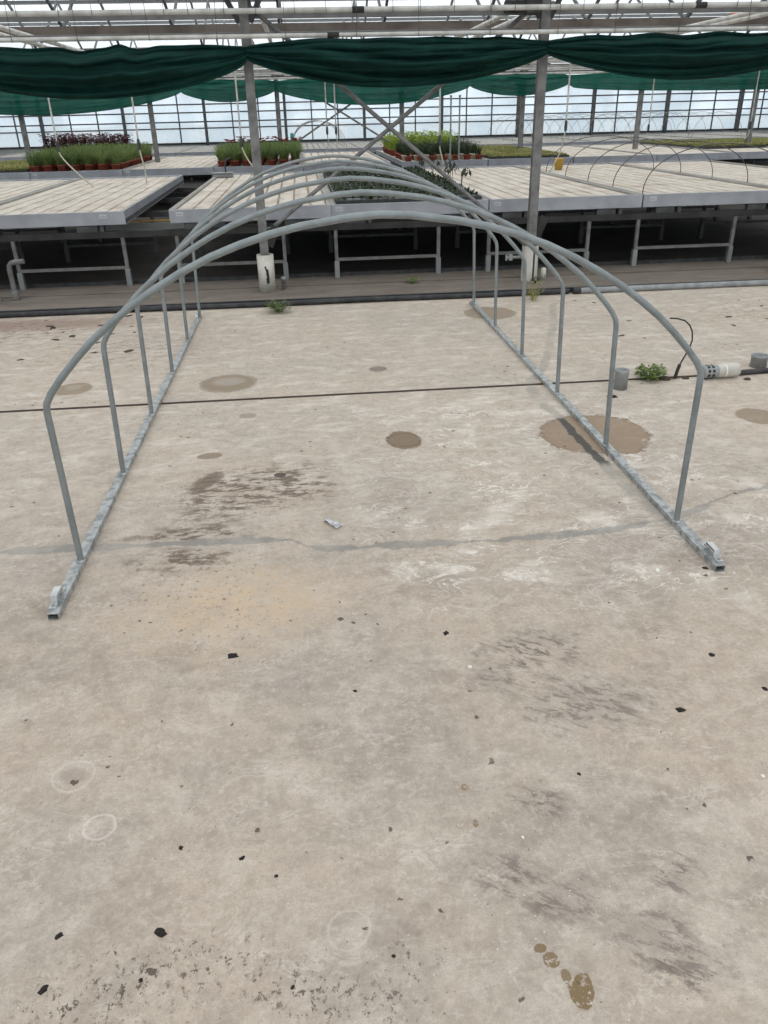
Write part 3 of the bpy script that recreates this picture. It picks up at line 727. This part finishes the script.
trayA = make_tray('bed', (0, 0, 0)); trayB = make_tray('bedgrey', (0, 0, 0))
used = {}
def tray(x, y, lab, kind='A', tagx=None, rz=0.0):
    p = trayA if kind == 'A' else trayB
    if kind not in used: used[kind] = 1; o = p; o.location = (x, y, 0)
    else:
        if p not in KIDS: KIDS[p] = children(p)
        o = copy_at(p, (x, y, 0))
    o['label'] = lab
    o.rotation_euler = (0, 0, rz)
    TR.append((o, tagx))
TR = []
R1, R2, R3 = 9.2, 17.2, 25.1
tray(-3.705, R1, 'wide empty front tray at left, right edge standing clear of the gap', 'A', 1.55, .02)
tray(-5.49, R1, 'empty front tray cut by the left edge of the photo', rz=.02)
tray(-1.457, R1, 'empty front tray just right of the gap, behind the first post', 'A', .12)
tray(.30, R1, 'front tray filled with dark young plants behind the hoops', 'B', .1)
tray(2.08, R1, 'empty pale front tray behind the notched right post', 'A', .1)
tray(3.865, R1, 'front tray at right with wire hoops standing over it', 'A', .12)
tray(5.65, R1, 'front tray at the right edge beyond the wire hoops')
for x, lab in ((-7.06, 'second row tray of low pale plants at the left edge'), (-5.28, 'second row tray of feathery plants in red pots at left'), (-3.50, 'second row empty slatted tray between two trays of pots'), (-1.72, 'second row tray of pots with red flowers behind'),
               (.06, 'second row empty grey tray behind the middle of the hoops'), (2.05, 'second row tray of dark and lime plants'), (3.84, 'second row tray of pale seedlings behind the right post'), (5.63, 'second row empty tray right of the seedlings'),
               (7.41, 'second row empty tray left of the yellowish seedlings'), (9.19, 'second row right tray with the leftmost yellowish seedling strip'), (10.97, 'second row right tray with the middle yellowish seedling strip'), (12.75, 'second row tray with yellowish seedlings at the right edge')):
    tray(x, R2, lab, 'A', .1 if x in (-5.28, -3.5) else None)
ordn = ('first', 'second', 'third', 'fourth', 'fifth', 'sixth', 'seventh', 'eighth', 'ninth', 'tenth', 'eleventh', 'twelfth', 'thirteenth', 'fourteenth')
for q in range(14):
    tray(-8.9+q*1.785, R3, 'grey third row tray near the far wall, %s from the left' % ordn[q], 'B')
for o, tx in TR:
    if tx is not None: add_tag(o, tx)
for (xa, ya) in ((-9, R2), (-9, R3)):
    for dy in (.6, 3.0, 5.2):
        m = MB(); m.box(0, 24, -.03, .03, -.04, .04)
        tag(m.build('bench_beam', 'darksteel', None, (xa, ya+dy, .655)), 'grey bench beam under the rear trays', 'beam', 'beams under the rear trays')
    for q in range(14):
        m = MB(); m.box(-.02, .02, -.02, .02, 0, .585); m.box(-.03, .03, -.03, .03, 0, .15)
        tag(m.build('support_post', 'darksteel', None, (xa+.5+q*1.75, ya+.6, .03)), 'grey support post in the dark under the rear trays', 'support post', 'support posts under the rear trays')

# wire hoops
def wire_hoop(x0, x1, y, ztop, lab, grp, r=.006):
    m = MB(); cx = (x0+x1)/2; hw = (x1-x0)/2; zb = RIM1-.012
    pts = [(-hw*math.cos(math.pi*k/24), 0, (ztop-zb)*abs(math.sin(math.pi*k/24))**.85) for k in range(25)]
    m.tube(pts, r, 6); o = m.build('wire_hoop', 'wire' if r < .0056 else 'wirepale', None, (cx, y, zb)); tag(o, lab, 'wire hoop', grp)
for q, y in enumerate((9.3, 10.25, 11.2, 12.2, 13.2)):
    wire_hoop(3.885, 5.65, y, 1.335, ('nearest', 'second', 'middle', 'fourth', 'farthest')[q]+' thin wire hoop over the right front tray', 'wire hoops over the right front tray', .0055)
for s_, x in enumerate((-.2, 6.7, 8.5, 10.3, 12.0)):
    for q in range(5):
        wire_hoop(x, x+1.6, R3+.4+q*1.2, 1.55, 'thin wire hoop over the %s third row tray, seen against the far wall' % ('middle', 'first right', 'second right', 'third right', 'fourth right')[s_], 'wire hoops by the far wall', .006)

# ------------------------------------------------------------------ plants
def blades(m, n, h, spread, w, rnd, base=(0, 0, 0), curl=.4, seg=2):
    for _ in range(n):
        a = rnd.uniform(0, 6.283); rr = spread*math.sqrt(rnd.random())*.5
        b = Vector(base)+Vector((rr*math.cos(a)*.5, rr*math.sin(a)*.5, 0))
        hh = h*rnd.uniform(.55, 1.0); lean = spread*rnd.uniform(.2, 1.0)
        d = Vector((math.cos(a), math.sin(a), 0)); side = Vector((-d.y, d.x, 0))*w*rnd.uniform(.6, 1.2)
        pts = []
        for k in range(seg+1):
            u = k/seg; pts.append(b+d*lean*u**1.5+Vector((0, 0, hh*(u-curl*.5*u*u*(lean/spread)))))
        for k in range(seg):
            w0 = 1-k/seg*.5; w1 = 1-(k+1)/seg*.8
            m.add([pts[k]-side*w0/2, pts[k]+side*w0/2, pts[k+1]+side*w1/2, pts[k+1]-side*w1/2], [(0, 1, 2, 3)], True)
def leaves(m, n, h, spread, sz, rnd):
    for _ in range(n):
        a = rnd.uniform(0, 6.283); rr = spread*math.sqrt(rnd.random()); z = h*rnd.uniform(.3, 1)
        c = Vector((rr*math.cos(a), rr*math.sin(a), z)); d = Vector((math.cos(a), math.sin(a), rnd.uniform(-.3, .8))).normalized()
        s_ = Vector((-math.sin(a), math.cos(a), rnd.uniform(-.3, .3))); s = sz*rnd.uniform(.6, 1.2)
        m.add([c-d*s*.5, c-s_*s*.3+d*.1*s, c+d*s*.5+Vector((0, 0, -.1*s)), c+s_*s*.3+d*.1*s], [(0, 1, 2, 3)], True)
def pot_mesh(mat, r=.078, h=.105):
    m = MB(); m.lathe([(.0001, 0), (r*.72, 0), (r*.95, h*.82), (r*1.03, h*.82), (r*1.03, h), (r*.94, h), (r*.92, h*.88), (.0001, h*.9)], 12)
    return m.mesh('pot', mat)
POT = {k: pot_mesh(k) for k in ('terra', 'palepot')}
def plant_kind(kind, n=4):
    out = []
    for q in range(n):
        rnd = random.Random(hash(kind) % 1000 if False else sum(map(ord, kind))+q); m = MB(); fl = None
        if kind == 'fern': blades(m, 90, .30, .19, .014, rnd, (0, 0, .085)); leaves(m, 40, .34, .14, .035, rnd); mat = 'fern'
        if kind == 'darkgreen': blades(m, 34, .26, .09, .02, rnd, (0, 0, .085)); leaves(m, 26, .34, .09, .05, rnd); mat = 'darkleaf'
        if kind == 'lime': blades(m, 22, .30, .13, .05, rnd, (0, 0, .085)); leaves(m, 30, .42, .13, .085, rnd); mat = 'lime'
        if kind == 'wine': leaves(m, 60, .34, .13, .08, rnd); blades(m, 16, .3, .1, .02, rnd, (0, 0, .08)); mat = 'wine'
        if kind == 'flowering': blades(m, 60, .30, .14, .014, rnd, (0, 0, .085)); leaves(m, 26, .34, .10, .035, rnd); mat = 'fern'
        me = m.mesh('foliage', mat)
        if kind == 'flowering':
            fl = []
            for _ in range(4):
                f_ = MB()
                c = Vector((rnd.uniform(-.09, .09), rnd.uniform(-.09, .09), rnd.uniform(.32, .40)))
                for k in range(7):
                    a = k*.9; d = Vector((math.cos(a), math.sin(a), .5)); s_ = Vector((-math.sin(a), math.cos(a), 0))
                    f_.add([c, c+d*.025-s_*.02, c+d*.05, c+d*.025+s_*.02], [(0, 1, 2, 3)], True)
                fl.append(f_.mesh('flower', 'flower'))
        out.append((me, fl))
    return out
KINDS = {k: plant_kind(k) for k in ('fern', 'darkgreen', 'lime', 'wine', 'flowering')}
BEDZ = RIM1-.021
def potted(kind, pot, x, y, z, lab, group, rnd, sc=1.0, nm='potted_plant'):
    r = empty(nm, (x, y, z), lab, 'potted plant', group, rnd.uniform(0, 6.28)); r.scale = (sc, sc, sc)
    o = bpy.data.objects.new('pot', POT[pot]); COL.objects.link(o); o.parent = r
    me, fl = rnd.choice(KINDS[kind])
    o = bpy.data.objects.new('foliage', me); COL.objects.link(o); o.parent = r
    for f_ in fl or (): o2 = bpy.data.objects.new('flower', f_); COL.objects.link(o2); o2.parent = o
rnd = random.Random(11)
def block(x0, x1, y0, y1, step, fn):
    ny_ = int((y1-y0)/step); nx = int((x1-x0)/step+.5)
    for j in range(ny_):
        for i in range(nx): fn(x0+(i+.5)*(x1-x0)/nx+rnd.uniform(-.01, .01), y0+(j+.5)*step, i, j, ny_)
block(-5.36, -3.52, R2+.06, R2+4.3, .255, lambda x, y, i, j, n_: potted('fern', 'terra', x, y, BEDZ, 'feathery green plant in a red pot, %s of the left tray' % ('front row' if j == 0 else 'behind the front row'), 'potted plants on the left tray', rnd, 1.1+.15*rnd.random()))
block(-1.68, .03, R2+.06, R2+3.2, .255, lambda x, y, i, j, n_: potted('flowering' if j > n_-4 else 'fern', 'terra', x, y, BEDZ, ('red-flowered plant at the back of the tray behind the first post' if j > n_-4 else 'green plant in red pot behind the first post, %s' % ('front row' if j == 0 else 'farther rows')), 'potted plants behind the first post', rnd, 1.1+.12*rnd.random()))
block(2.09, 3.79, R2+.06, R2+2.5, .25, lambda x, y, i, j, n_: potted('darkgreen', 'terra' if j == 0 else 'palepot' if j < 3 else 'terra', x, y, BEDZ, 'dark green plant in a %s pot, %s of the lime plant tray' % (('red', 'front row') if j == 0 else ('pale', 'second rows') if j < 3 else ('red', 'inner rows')), 'dark green potted plants in the middle tray', rnd, 1.0+.14*rnd.random()))
block(2.09, 3.79, R2+2.7, R2+5.3, .30, lambda x, y, i, j, n_: potted('lime', 'terra', x, y, BEDZ, 'lime green broad-leaved potted plant at the back of the middle tray', 'lime green potted plants', rnd, 1.05+.2*rnd.random()))
block(-7.25, -4.9, R3+.1, R3+1.6, .33, lambda x, y, i, j, n_: potted('wine', 'terra', x, y, BEDZ, 'wine red leafy potted plant on the left third row trays', 'wine red potted plants', rnd, 1.45+.3*rnd.random(), 'red_leaf_plant'))

def plug_mesh(w, d, n, h, lv, mat, seed):
    rn = random.Random(seed); m = MB()
    for _ in range(n):
        b = (rn.uniform(-w/2, w/2)*.92, rn.uniform(-d/2, d/2)*.92, .05)
        q = MB(); 
        for _k in range(lv):
            a = rn.uniform(0, 6.28); dd = Vector((math.cos(a), math.sin(a), rn.uniform(.2, 1.4))).normalized(); s_ = Vector((-math.sin(a), math.cos(a), 0)); l = h*rn.uniform(.5, 1.0)
            c = Vector(b); m.add([c, c+dd*l*.5-s_*l*.22, c+dd*l, c+dd*l*.5+s_*l*.22], [(0, 1, 2, 3)], True)
    return m.mesh('seedlings', mat)
def trayshell(w, d):
    m = MB(); m.box(-w/2, w/2, -d/2, -d/2+.012, 0, .055); m.box(-w/2, w/2, d/2-.012, d/2, 0, .055); m.box(-w/2, -w/2+.012, -d/2+.012, d/2-.012, 0, .055); m.box(w/2-.012, w/2, -d/2+.012, d/2-.012, 0, .055); m.box(-w/2+.012, w/2-.012, -d/2+.012, d/2-.012, 0, .045)
    return m.mesh('plug_shell', 'black')
SH = trayshell(.54, .39)
def plugtray(x, y, meshes, lab, group, z=BEDZ):
    r = empty('plug_tray', (x, y, z), lab, 'plug tray', group)
    o = bpy.data.objects.new('plug_shell', SH); COL.objects.link(o); o.parent = r
    o = bpy.data.objects.new('seedlings', rnd.choice(meshes)); COL.objects.link(o); o.parent = r; o['kind'] = 'stuff'
dk = [plug_mesh(.54, .39, 24, .08, 5, 'darkleaf', s_) for s_ in (1, 2, 3)]
sd = [plug_mesh(.54, .39, 120, .075, 6, 'seed', s_) for s_ in (4, 5, 6)]
for j in range(13):
    for i in range(3): plugtray(.30+.075+.27+i*.545, R1+.25+j*.40, dk, 'black plug tray of dark young plants on the front tray, %s' % ('nearest row' if j == 0 else 'farther rows'), 'dark plug trays on the front tray')
for j in range(13):
    for i in range(3): plugtray(3.84+.075+.27+i*.545, R2+.25+j*.40, sd, 'black plug tray of pale seedlings right of the lime plants, %s' % ('nearest row' if j == 0 else 'farther rows'), 'pale seedling plug trays')
for q, x in enumerate((9.19, 10.97, 12.75)):
    for j in range(9):
        for i in range(3): plugtray(x+.075+.27+i*.545, R2+2.2+j*.40, sd, 'plug tray of yellowish seedlings on the far right, %s strip' % ('left', 'middle', 'right')[q], 'yellowish seedling plug trays')
for j in range(10):
    for i in range(3): plugtray(-7.06+.075+.27+i*.545, R2+.3+j*.40, sd, 'plug tray of low pale plants at the left edge', 'low pale plug trays at left')
# wilted tall stems on the right side of the dark plug tray
for q in range(9):
    rn = random.Random(50+q); x = 1.72+.24*rn.random(); y = 9.7+q*.28; r = empty('wilted_seedling', (x, y, BEDZ+.046), 'tall wilted seedling drooping at the right side of the dark plug trays', 'plant', 'wilted seedlings')
    hh = rn.uniform(.24, .34); dx = rn.uniform(-.08, .10); pts = [(0, 0, 0), (dx*.3, 0, hh*.5), (dx*.7, .01, hh*.9), (dx, .01, hh), (dx+.05, .0, hh*.93)]
    m = MB(); m.tube(pts, .004, 5); m.build('stem', 'wilt', r)
    m = MB()
    for k in range(8):
        a = rn.uniform(0, 6.28); c = Vector(pts[2+k % 3]); d = Vector((math.cos(a)*.5, math.sin(a)*.5, -.9)); s_ = Vector((-math.sin(a), math.cos(a), 0)); l = rn.uniform(.05, .1)
        m.add([c, c+d*l*.5-s_*l*.2, c+d*l, c+d*l*.5+s_*l*.2], [(0, 1, 2, 3)], True)
    m.build('leaf', 'wilt', r)
m = MB(); m.box(-.04, .04, -.003, .003, 0, .20); tag(m.build('plant_label', 'teal', None, (-.15, R2+3.0, BEDZ+.34)), 'teal plastic plant label among the red flowers', 'label')

# ------------------------------------------------------------------ hanging watering drops
def drop(x, y, ztop, zmid, zend, lab, sway=(.1, .0), weight=True):
    r = empty('watering_drop', (x, y, ztop), lab, 'watering hose', 'hanging watering hoses')
    m = MB(); m.tube([(0, 0, 2.42-ztop), (0, 0, 0), (0, 0, zmid-ztop)], .012, 8); m.build('rigid_tube', 'white_pipe', r)
    m = MB(); m.lathe([(.0001, 0), (.02, 0), (.024, .05), (.02, .12), (.014, .14), (.0001, .14)], 10, (0, 0, zmid-ztop-.12)); m.build('connector', 'darksteel', r)
    n_ = 9; L_ = ztop-zend; pts = []
    for k in range(n_):
        u = k/(n_-1); z = (zmid-ztop-.1)*(1-u)+(zend-ztop)*u
        pts.append((sway[0]*u**1.6+.03*math.sin(4*u)*u, sway[1]*u, z))
    m = MB(); m.tube(pts, .010, 7); m.build('hose', 'hose', r)
drop(-3.38, 12.5, 2.2, 1.45, .86, 'hanging watering hose over the wide left tray', (.42, 0))
drop(-2.26, 12.5, 2.2, 1.45, .86, 'hanging watering hose above the right edge of the left pot tray', (.05, 0))
drop(-.82, 12.5, 2.38, 1.45, .86, 'pale hose hanging left of the first front post', (.28, 0))
drop(-.62, 12.5, 2.38, 1.5, 1.1, 'hose hanging right beside the first front post', (-.05, .0))
drop(.55, 16.6, 2.35, 1.5, 1.1, 'left one of two white drop tubes over the middle tray', (0, 0)); drop(.72, 16.6, 2.35, 1.5, 1.1, 'right one of two white drop tubes over the middle tray', (0, 0))
drop(2.05, 12.5, 2.15, 1.4, .86, 'watering hose hanging in front of the dark and lime plants', (.10, 0))
drop(3.93, 12.5, 2.3, 1.55, .86, 'grey watering hose hanging between the second post and the wire hoops', (-.12, .2))
drop(9.0, 16.6, 2.4, 1.4, 1.1, 'watering tube hanging above the far right seedlings', (-.05, 0)); drop(6.9, 16.6, 2.4, 1.4, 1.2, 'watering tube hanging above the wire hoops', (-.05, 0)); 
for yy, zz in ((12.5, 2.445), (16.6, 2.445)):
    pipe('hose_pipe', yy, zz, .022, 'white_pipe', 'thin white pipe from which the %s watering hoses hang' % ('nearer' if yy < 14 else 'farther'), -9, 13)
# standing pair of thin tubes by the right post
for q, x in enumerate((2.45, 2.60)):
    m = MB(); m.tube([(0, 0, 0), (0, 0, 1.12)], .014, 8); m.tube([(0, 0, 1.12), (.0, 0, 1.15)], .02, 8)
    tag(m.build('riser_tube', 'galv', None, (x+.15, 14.7, .815)), '%s of the two thin grey tubes standing by the seedling tray' % ('left', 'right')[q], 'tube', 'thin riser tubes')
# yellow bucket
g = empty('yellow_bucket', (4.30, 13.9, BEDZ), 'yellow plastic bucket standing at the back of the wire hoop tray', 'bucket'); g.scale = (.85, .85, .85)
m = MB(); m.lathe([(.0001, 0), (.075, 0), (.095, .19), (.102, .19), (.102, .205), (.09, .205), (.072, .012), (.0001, .012)], 18); m.build('bucket_body', 'yellow', g)
m = MB(); m.tube([(-.1*math.cos(math.pi*k/10), -.02, .195+.1*math.sin(math.pi*k/10)) for k in range(11)], .004, 6); m.build('bail_handle', 'wire', g)
# small white box on tray next to the gap
g = empty('low_box', (-1.30, 14.4, BEDZ), 'small low grey box with a black hook on the tray behind the gap', 'box')
m = MB(); m.box(-.17, .17, -.10, .10, 0, .065, .012); m.build('box_body', 'alu_dark', g); m = MB(); m.box(-.175, .175, -.105, .105, .065, .08, .005); m.build('box_lid', 'sill', g)
m = MB(); m.tube([(0.05, 0, .08), (.05, .0, .2), (.07, .02, .27), (.15, .04, .30)], .013, 8); m.build('hook', 'black', g)

# ------------------------------------------------------------------ along the path
m = MB(); m.tube([(x, .006*math.sin(x*2.1), .026+.003*math.sin(x*3)) for x in np.linspace(-8, 2.7, 40)], .026, 10)
tag(m.build('irrigation_pipe', 'black_hose', None, (0, 8.06, 0)), 'black irrigation pipe lying along the foot of the path', 'pipe')
m = MB(); m.tube([(2.78, 0, .03), (5, .01, .03), (9, 0, .03)], .03, 12); o = m.build('conduit_pipe', 'grey_pvc', None, (0, 8.05, 0)); tag(o, 'grey plastic conduit lying along the path at right', 'pipe')
m = MB(); m.tube([(2.74, 0, .03), (2.82, 0, .03)], .035, 12); m.build('end_cap', 'black', o)
g = empty('standpipe', (-3.08, 8.72, ZB), 'bent grey standpipe on the path at the left edge', 'standpipe')
m = MB(); m.tube([(0, 0, 0), (0, 0, .30), (.005, 0, .345), (.03, 0, .375), (.07, 0, .385), (.16, 0, .39)], .026, 12); m.build('pipe_bend', 'leg', g)
m = MB(); m.lathe([(.04, 0), (.04, .09), (.03, .10), (.0001, .10)], 14); m.build('base_collar', 'leg', g)
g = empty('valve_stub', (-.26, 8.72, ZB), 'short grey pipe stub beside the scribbled post sleeve', 'pipe stub')
m = MB(); m.lathe([(.0001, 0), (.022, 0), (.022, .10), (.028, .10), (.028, .13), (.0001, .13)], 12); m.build('stub_body', 'grey_pvc', g)
g = empty('valve_stub', (2.60, 8.68, ZB), 'pale pipe stub beside the notched post sleeve', 'pipe stub')
m = MB(); m.lathe([(.0001, 0), (.03, 0), (.03, .12), (.0001, .13)], 12); m.build('stub_body', 'pvc', g)
g = empty('tap_valve', (2.30, 8.72, .40-.12), 'grey valve sticking out left of the notched post sleeve', 'valve')
m = MB(); m.tube([(-.12, 0, 0), (.05, 0, 0)], .016, 8); m.box(-.09, -.05, -.02, .02, -.03, .03); m.tube([(-.115, 0, -.03), (-.115, 0, .03)], .012, 8); m.build('valve_body', 'grey_pvc', g)

# weeds
def weed(x, y, z, s_, h, n_, lab, mat='weed', seed=1, sz=.04):
    rn = random.Random(seed); r = empty('weed', (x, y, z), lab, 'weed')
    m = MB(); blades(m, n_, h, s_, .006, rn, (0, 0, 0), .4, 3); m.build('stem', mat, r)
    m = MB(); leaves(m, n_*3, h, s_*.8, sz, rn); m.build('leaves', mat, r)
weed(-.30, 7.80, 0, .16, .10, 60, 'dark green weed clump against the path edge, left of middle', 'fern', 1, .04)
weed(1.146, 8.77, ZB, .10, .06, 26, 'small weed growing in the path joint', 'weed', 2, .03)
weed(2.26, 7.84, 0, .15, .20, 36, 'loose yellowish weed at the path edge by the right post', 'seed', 3, .03)
weed(2.37, 5.15, -.01, .13, .10, 60, 'green weed sprouting from the floor joint at right', 'weed', 4, .042)
weed(2.47, 8.5, ZB, .07, .06, 16, 'tiny weed at the foot of the notched post sleeve', 'darkleaf', 6, .03)

# ------------------------------------------------------------------ things on the floor at right
g = empty('pipe_socket', (2.09, 4.98, 0), 'open grey plastic pipe socket standing on the floor by the hoop leg', 'pipe socket')
m = MB(); m.lathe([(.040, .004), (.040, 0), (.046, 0), (.046, .115), (.049, .118), (.049, .135), (.041, .135), (.040, .004)], 22); m.build('socket_body', 'grey_pvc', g)
m = MB(); m.lathe([(.0001, .02), (.0395, .02)], 22); m.build('socket_floor', 'black', g)
g = empty('filter_cartridge', (2.86, 5.10, .051), 'white and grey filter cylinder with black slots lying on the joint', 'filter')
ang = .06; g.rotation_euler = (0, 0, ang); g.scale = (.92, .88, .88)
m = MB(); m.lathe([(.0001, -.035), (.052, -.035), (.055, -.03), (.055, .115), (.050, .125), (.050, .14), (.0001, .14)], 24, axis='X'); m.build('cylinder_body', 'pvc', g)
m = MB(); m.lathe([(.0001, -.155), (.042, -.155), (.050, -.15), (.052, -.14), (.052, -.035)], 24, axis='X'); s_ = m.build('slotted_end', 'grey_pvc', g)
for k in range(9):
    a = k*2*math.pi/9; m = MB()
    for x in (-.118, -.082):
        c = Vector((x, .0525*math.cos(a), .0525*math.sin(a))); e = Vector((0, -math.sin(a), math.cos(a)))
        nrm = Vector((0, math.cos(a), math.sin(a))); m.obox(c-e*.011, c+e*.011, .020, .004, nrm)
    m.build('slot', 'black', s_)
m = MB(); m.lathe([(.0565, .02), (.0575, .022), (.0575, .028), (.0565, .03)], 24, axis='X'); m.build('band', 'chalk', g)
m = MB(); m.tube([(0, 0, 0), (.6, .055, .0), (2.5, .16, 0)], .019, 10); o = m.build('joint_pipe', 'black_hose', None, (3.015, 5.13, .02)); tag(o, 'black pipe running right from the filter cylinder along the joint', 'pipe')
g = empty('pipe_socket', (3.26, 5.31, 0), 'short grey plastic pipe socket behind the black pipe at right edge', 'pipe socket'); g.scale = (.85, .85, .8)
m = MB(); m.lathe([(.060, .004), (.060, 0), (.068, 0), (.068, .09), (.072, .092), (.072, .11), (.062, .11), (.060, .004)], 24); m.build('socket_body', 'grey_pvc', g)
m = MB(); m.lathe([(.0001, .02), (.059, .02)], 24); m.build('socket_floor', 'black', g)
g = empty('drip_hose', (2.55, 5.14, 0), 'thin black hose arching up out of the floor joint', 'hose')
hp = [(0, 0, -.01), (.008, 0, .045), (.022, 0, .10), (.05, 0, .16), (.075, 0, .22), (.085, 0, .27), (.075, 0, .33), (.05, 0, .375), (.01, 0, .408), (-.045, .0, .425), (-.10, 0, .43)]
m = MB(); m.tube(hp, .0055, 8); m.build('hose', 'black_hose', g)
m = MB(); m.tube(hp[:3], .012, 10); m.build('connector', 'black_hose', g)
# rubble at the joint
for (x, y, r_, lab) in ((2.47, 5.13, .035, 'brown clod of dirt in the floor joint beside the weed'), (2.62, 5.12, .022, 'small brown clod under the black hose'), (3.03, 5.03, .02, 'brown leaf scrap in front of the filter cylinder')):
    rn = random.Random(int(x*100)); m = MB()
    prof = [(.0001, r_*.7), (r_*.5, r_*.62), (r_*.85, r_*.35), (r_, .0)]
    m.lathe([(a_*rn.uniform(.9, 1.1), b_) for a_, b_ in prof], 10); m.v = [(p[0]*rn.uniform(.85, 1.15)*1.3, p[1]*rn.uniform(.85, 1.15), p[2]) for p in m.v]
    tag(m.build('dirt_clod', 'leafbrown', None, (x, y, 0)), lab, 'dirt')

# crumbs of dirt, a wrapper, pebbles
def clump(x, y, r_, lab, mat='debris', flat=.35, seed=0, name='dirt_clump', cat='dirt', grp=None, asp=1.3):
    rn = random.Random(seed); m = MB(); n_ = 11; v = []
    rr = [r_*rn.uniform(.65, 1.15) for _ in range(n_)]
    rings = ((1.0, 0), (.86, .45), (.5, .9))
    for f_, h in rings:
        for k in range(n_):
            a = 2*math.pi*k/n_; q = rr[k]*f_*rn.uniform(.9, 1.1); v.append((q*math.cos(a)*asp, q*math.sin(a), h*r_*flat*rn.uniform(.7, 1.2)))
    v.append((0, 0, r_*flat))
    fs = [(i*n_+k, i*n_+(k+1) % n_, (i+1)*n_+(k+1) % n_, (i+1)*n_+k) for i in range(2) for k in range(n_)]+[(2*n_+k, 2*n_+(k+1) % n_, 3*n_) for k in range(n_)]
    m.add(v, fs); o = m.build(name, mat, None, (x, y, 0)); o.rotation_euler = (0, 0, rn.uniform(0, 3)); tag(o, lab, cat, grp)
D = [(-0.445, 1.243, .0125, 'largest dark dirt clump at the lower left of the floor'), (-0.685, 1.262, .009, 'dark dirt clump near the left edge of the foreground'), (-0.266, 1.432, .007, 'oval dark crumb left of the middle foreground'),
     (-0.355, 2.300, .018, 'dark dirt clump below the warm floor patch'), (1.098, 1.834, .014, 'dark dirt lump on the right foreground'), (-0.429, 1.483, .006, 'narrow dark crumb in the left foreground'), (-0.686, 1.134, .010, 'dark crumb cluster in the lower left corner'),
     (-0.472, 1.132, .006, 'small dark crumb beside the lower left clusters'), (0.070, 2.055, .007, 'dark crumb in the upper middle foreground'), (0.427, 2.339, .012, 'dark crumb below the sealed crack in the middle'), (-0.132, 1.078, .005, 'dark round crumb at the bottom middle'),
     (1.330, 2.092, .011, 'dark crumb at right below the rail end'), (1.417, 1.898, .010, 'dark crumb at the right edge of the foreground'), (0.098, 1.124, .005, 'small dark crumb in the bottom middle'), (0.693, 1.610, .006, 'small dark crumb in the right foreground'), (-0.176, 1.368, .005, 'small dark crumb right of the oval crumb'),
     (1.575, 2.653, .012, 'dark crumb beside the right rail end'), (1.973, 4.818, .03, 'dark crumb near the floor joint at right')]
for q, (x, y, r_, lab) in enumerate(D):
    clump(x, y, r_, lab, seed=q, grp=None)
x, y = 0.476, 2.132; clump(x, y, .008, 'white pebble in the middle of the floor', 'chalk', .6, 31, 'pebble', 'pebble')
x, y = 1.212, 1.540; clump(x, y, .006, 'white pebble at the right edge of the foreground', 'chalk', .6, 32, 'pebble', 'pebble')
x, y = 0.475, 1.412; clump(x, y, .004, 'tiny white pebble above the brown spill', 'chalk', .6, 33, 'pebble', 'pebble')
x, y = 1.377, 2.663; clump(x, y, .010, 'pale pebble left of the right rail end', 'chalk', .5, 34, 'pebble', 'pebble')
x, y = 0.046, 3.261
m = MB(); rn = random.Random(5); v = []
for j in range(4):
    for i in range(6): v.append((-.05+i*.02+rn.uniform(-.004, .004), -.022+j*.014+rn.uniform(-.003, .003), .004+rn.uniform(0, .016)*(1 if 0 < i < 5 else .3)))
m.add(v, [(j*6+i, j*6+i+1, (j+1)*6+i+1, (j+1)*6+i) for j in range(3) for i in range(5)])
o = m.build('foil_wrapper', 'foil', None, (x, y, 0)); o.rotation_euler = (0, 0, -.9); tag(o, 'crumpled silver wrapper above the sealed crack', 'wrapper')
o.modifiers.new('thick', 'SOLIDIFY').thickness = .001
# dead leaves by the path at left
rn = random.Random(77)
for q in range(26):
    x = rn.uniform(-3.2, -1.5); y = rn.uniform(6.4, 7.95)
    clump(x, y, rn.uniform(.012, .035), 'dead brown leaf scrap on the floor by the path at left', 'leafbrown' if q % 2 else 'debris', .2, 100+q, 'leaf_scrap', 'leaf', 'dead leaf scraps at left', 1.8)
for q in range(16):
    x = rn.uniform(2.6, 5); y = rn.uniform(6.2, 7.8)
    clump(x, y, rn.uniform(.010, .024), 'dead brown leaf scrap on the pale floor at right', 'leafbrown', .2, 160+q, 'leaf_scrap', 'leaf', 'dead leaf scraps at right', 1.8)
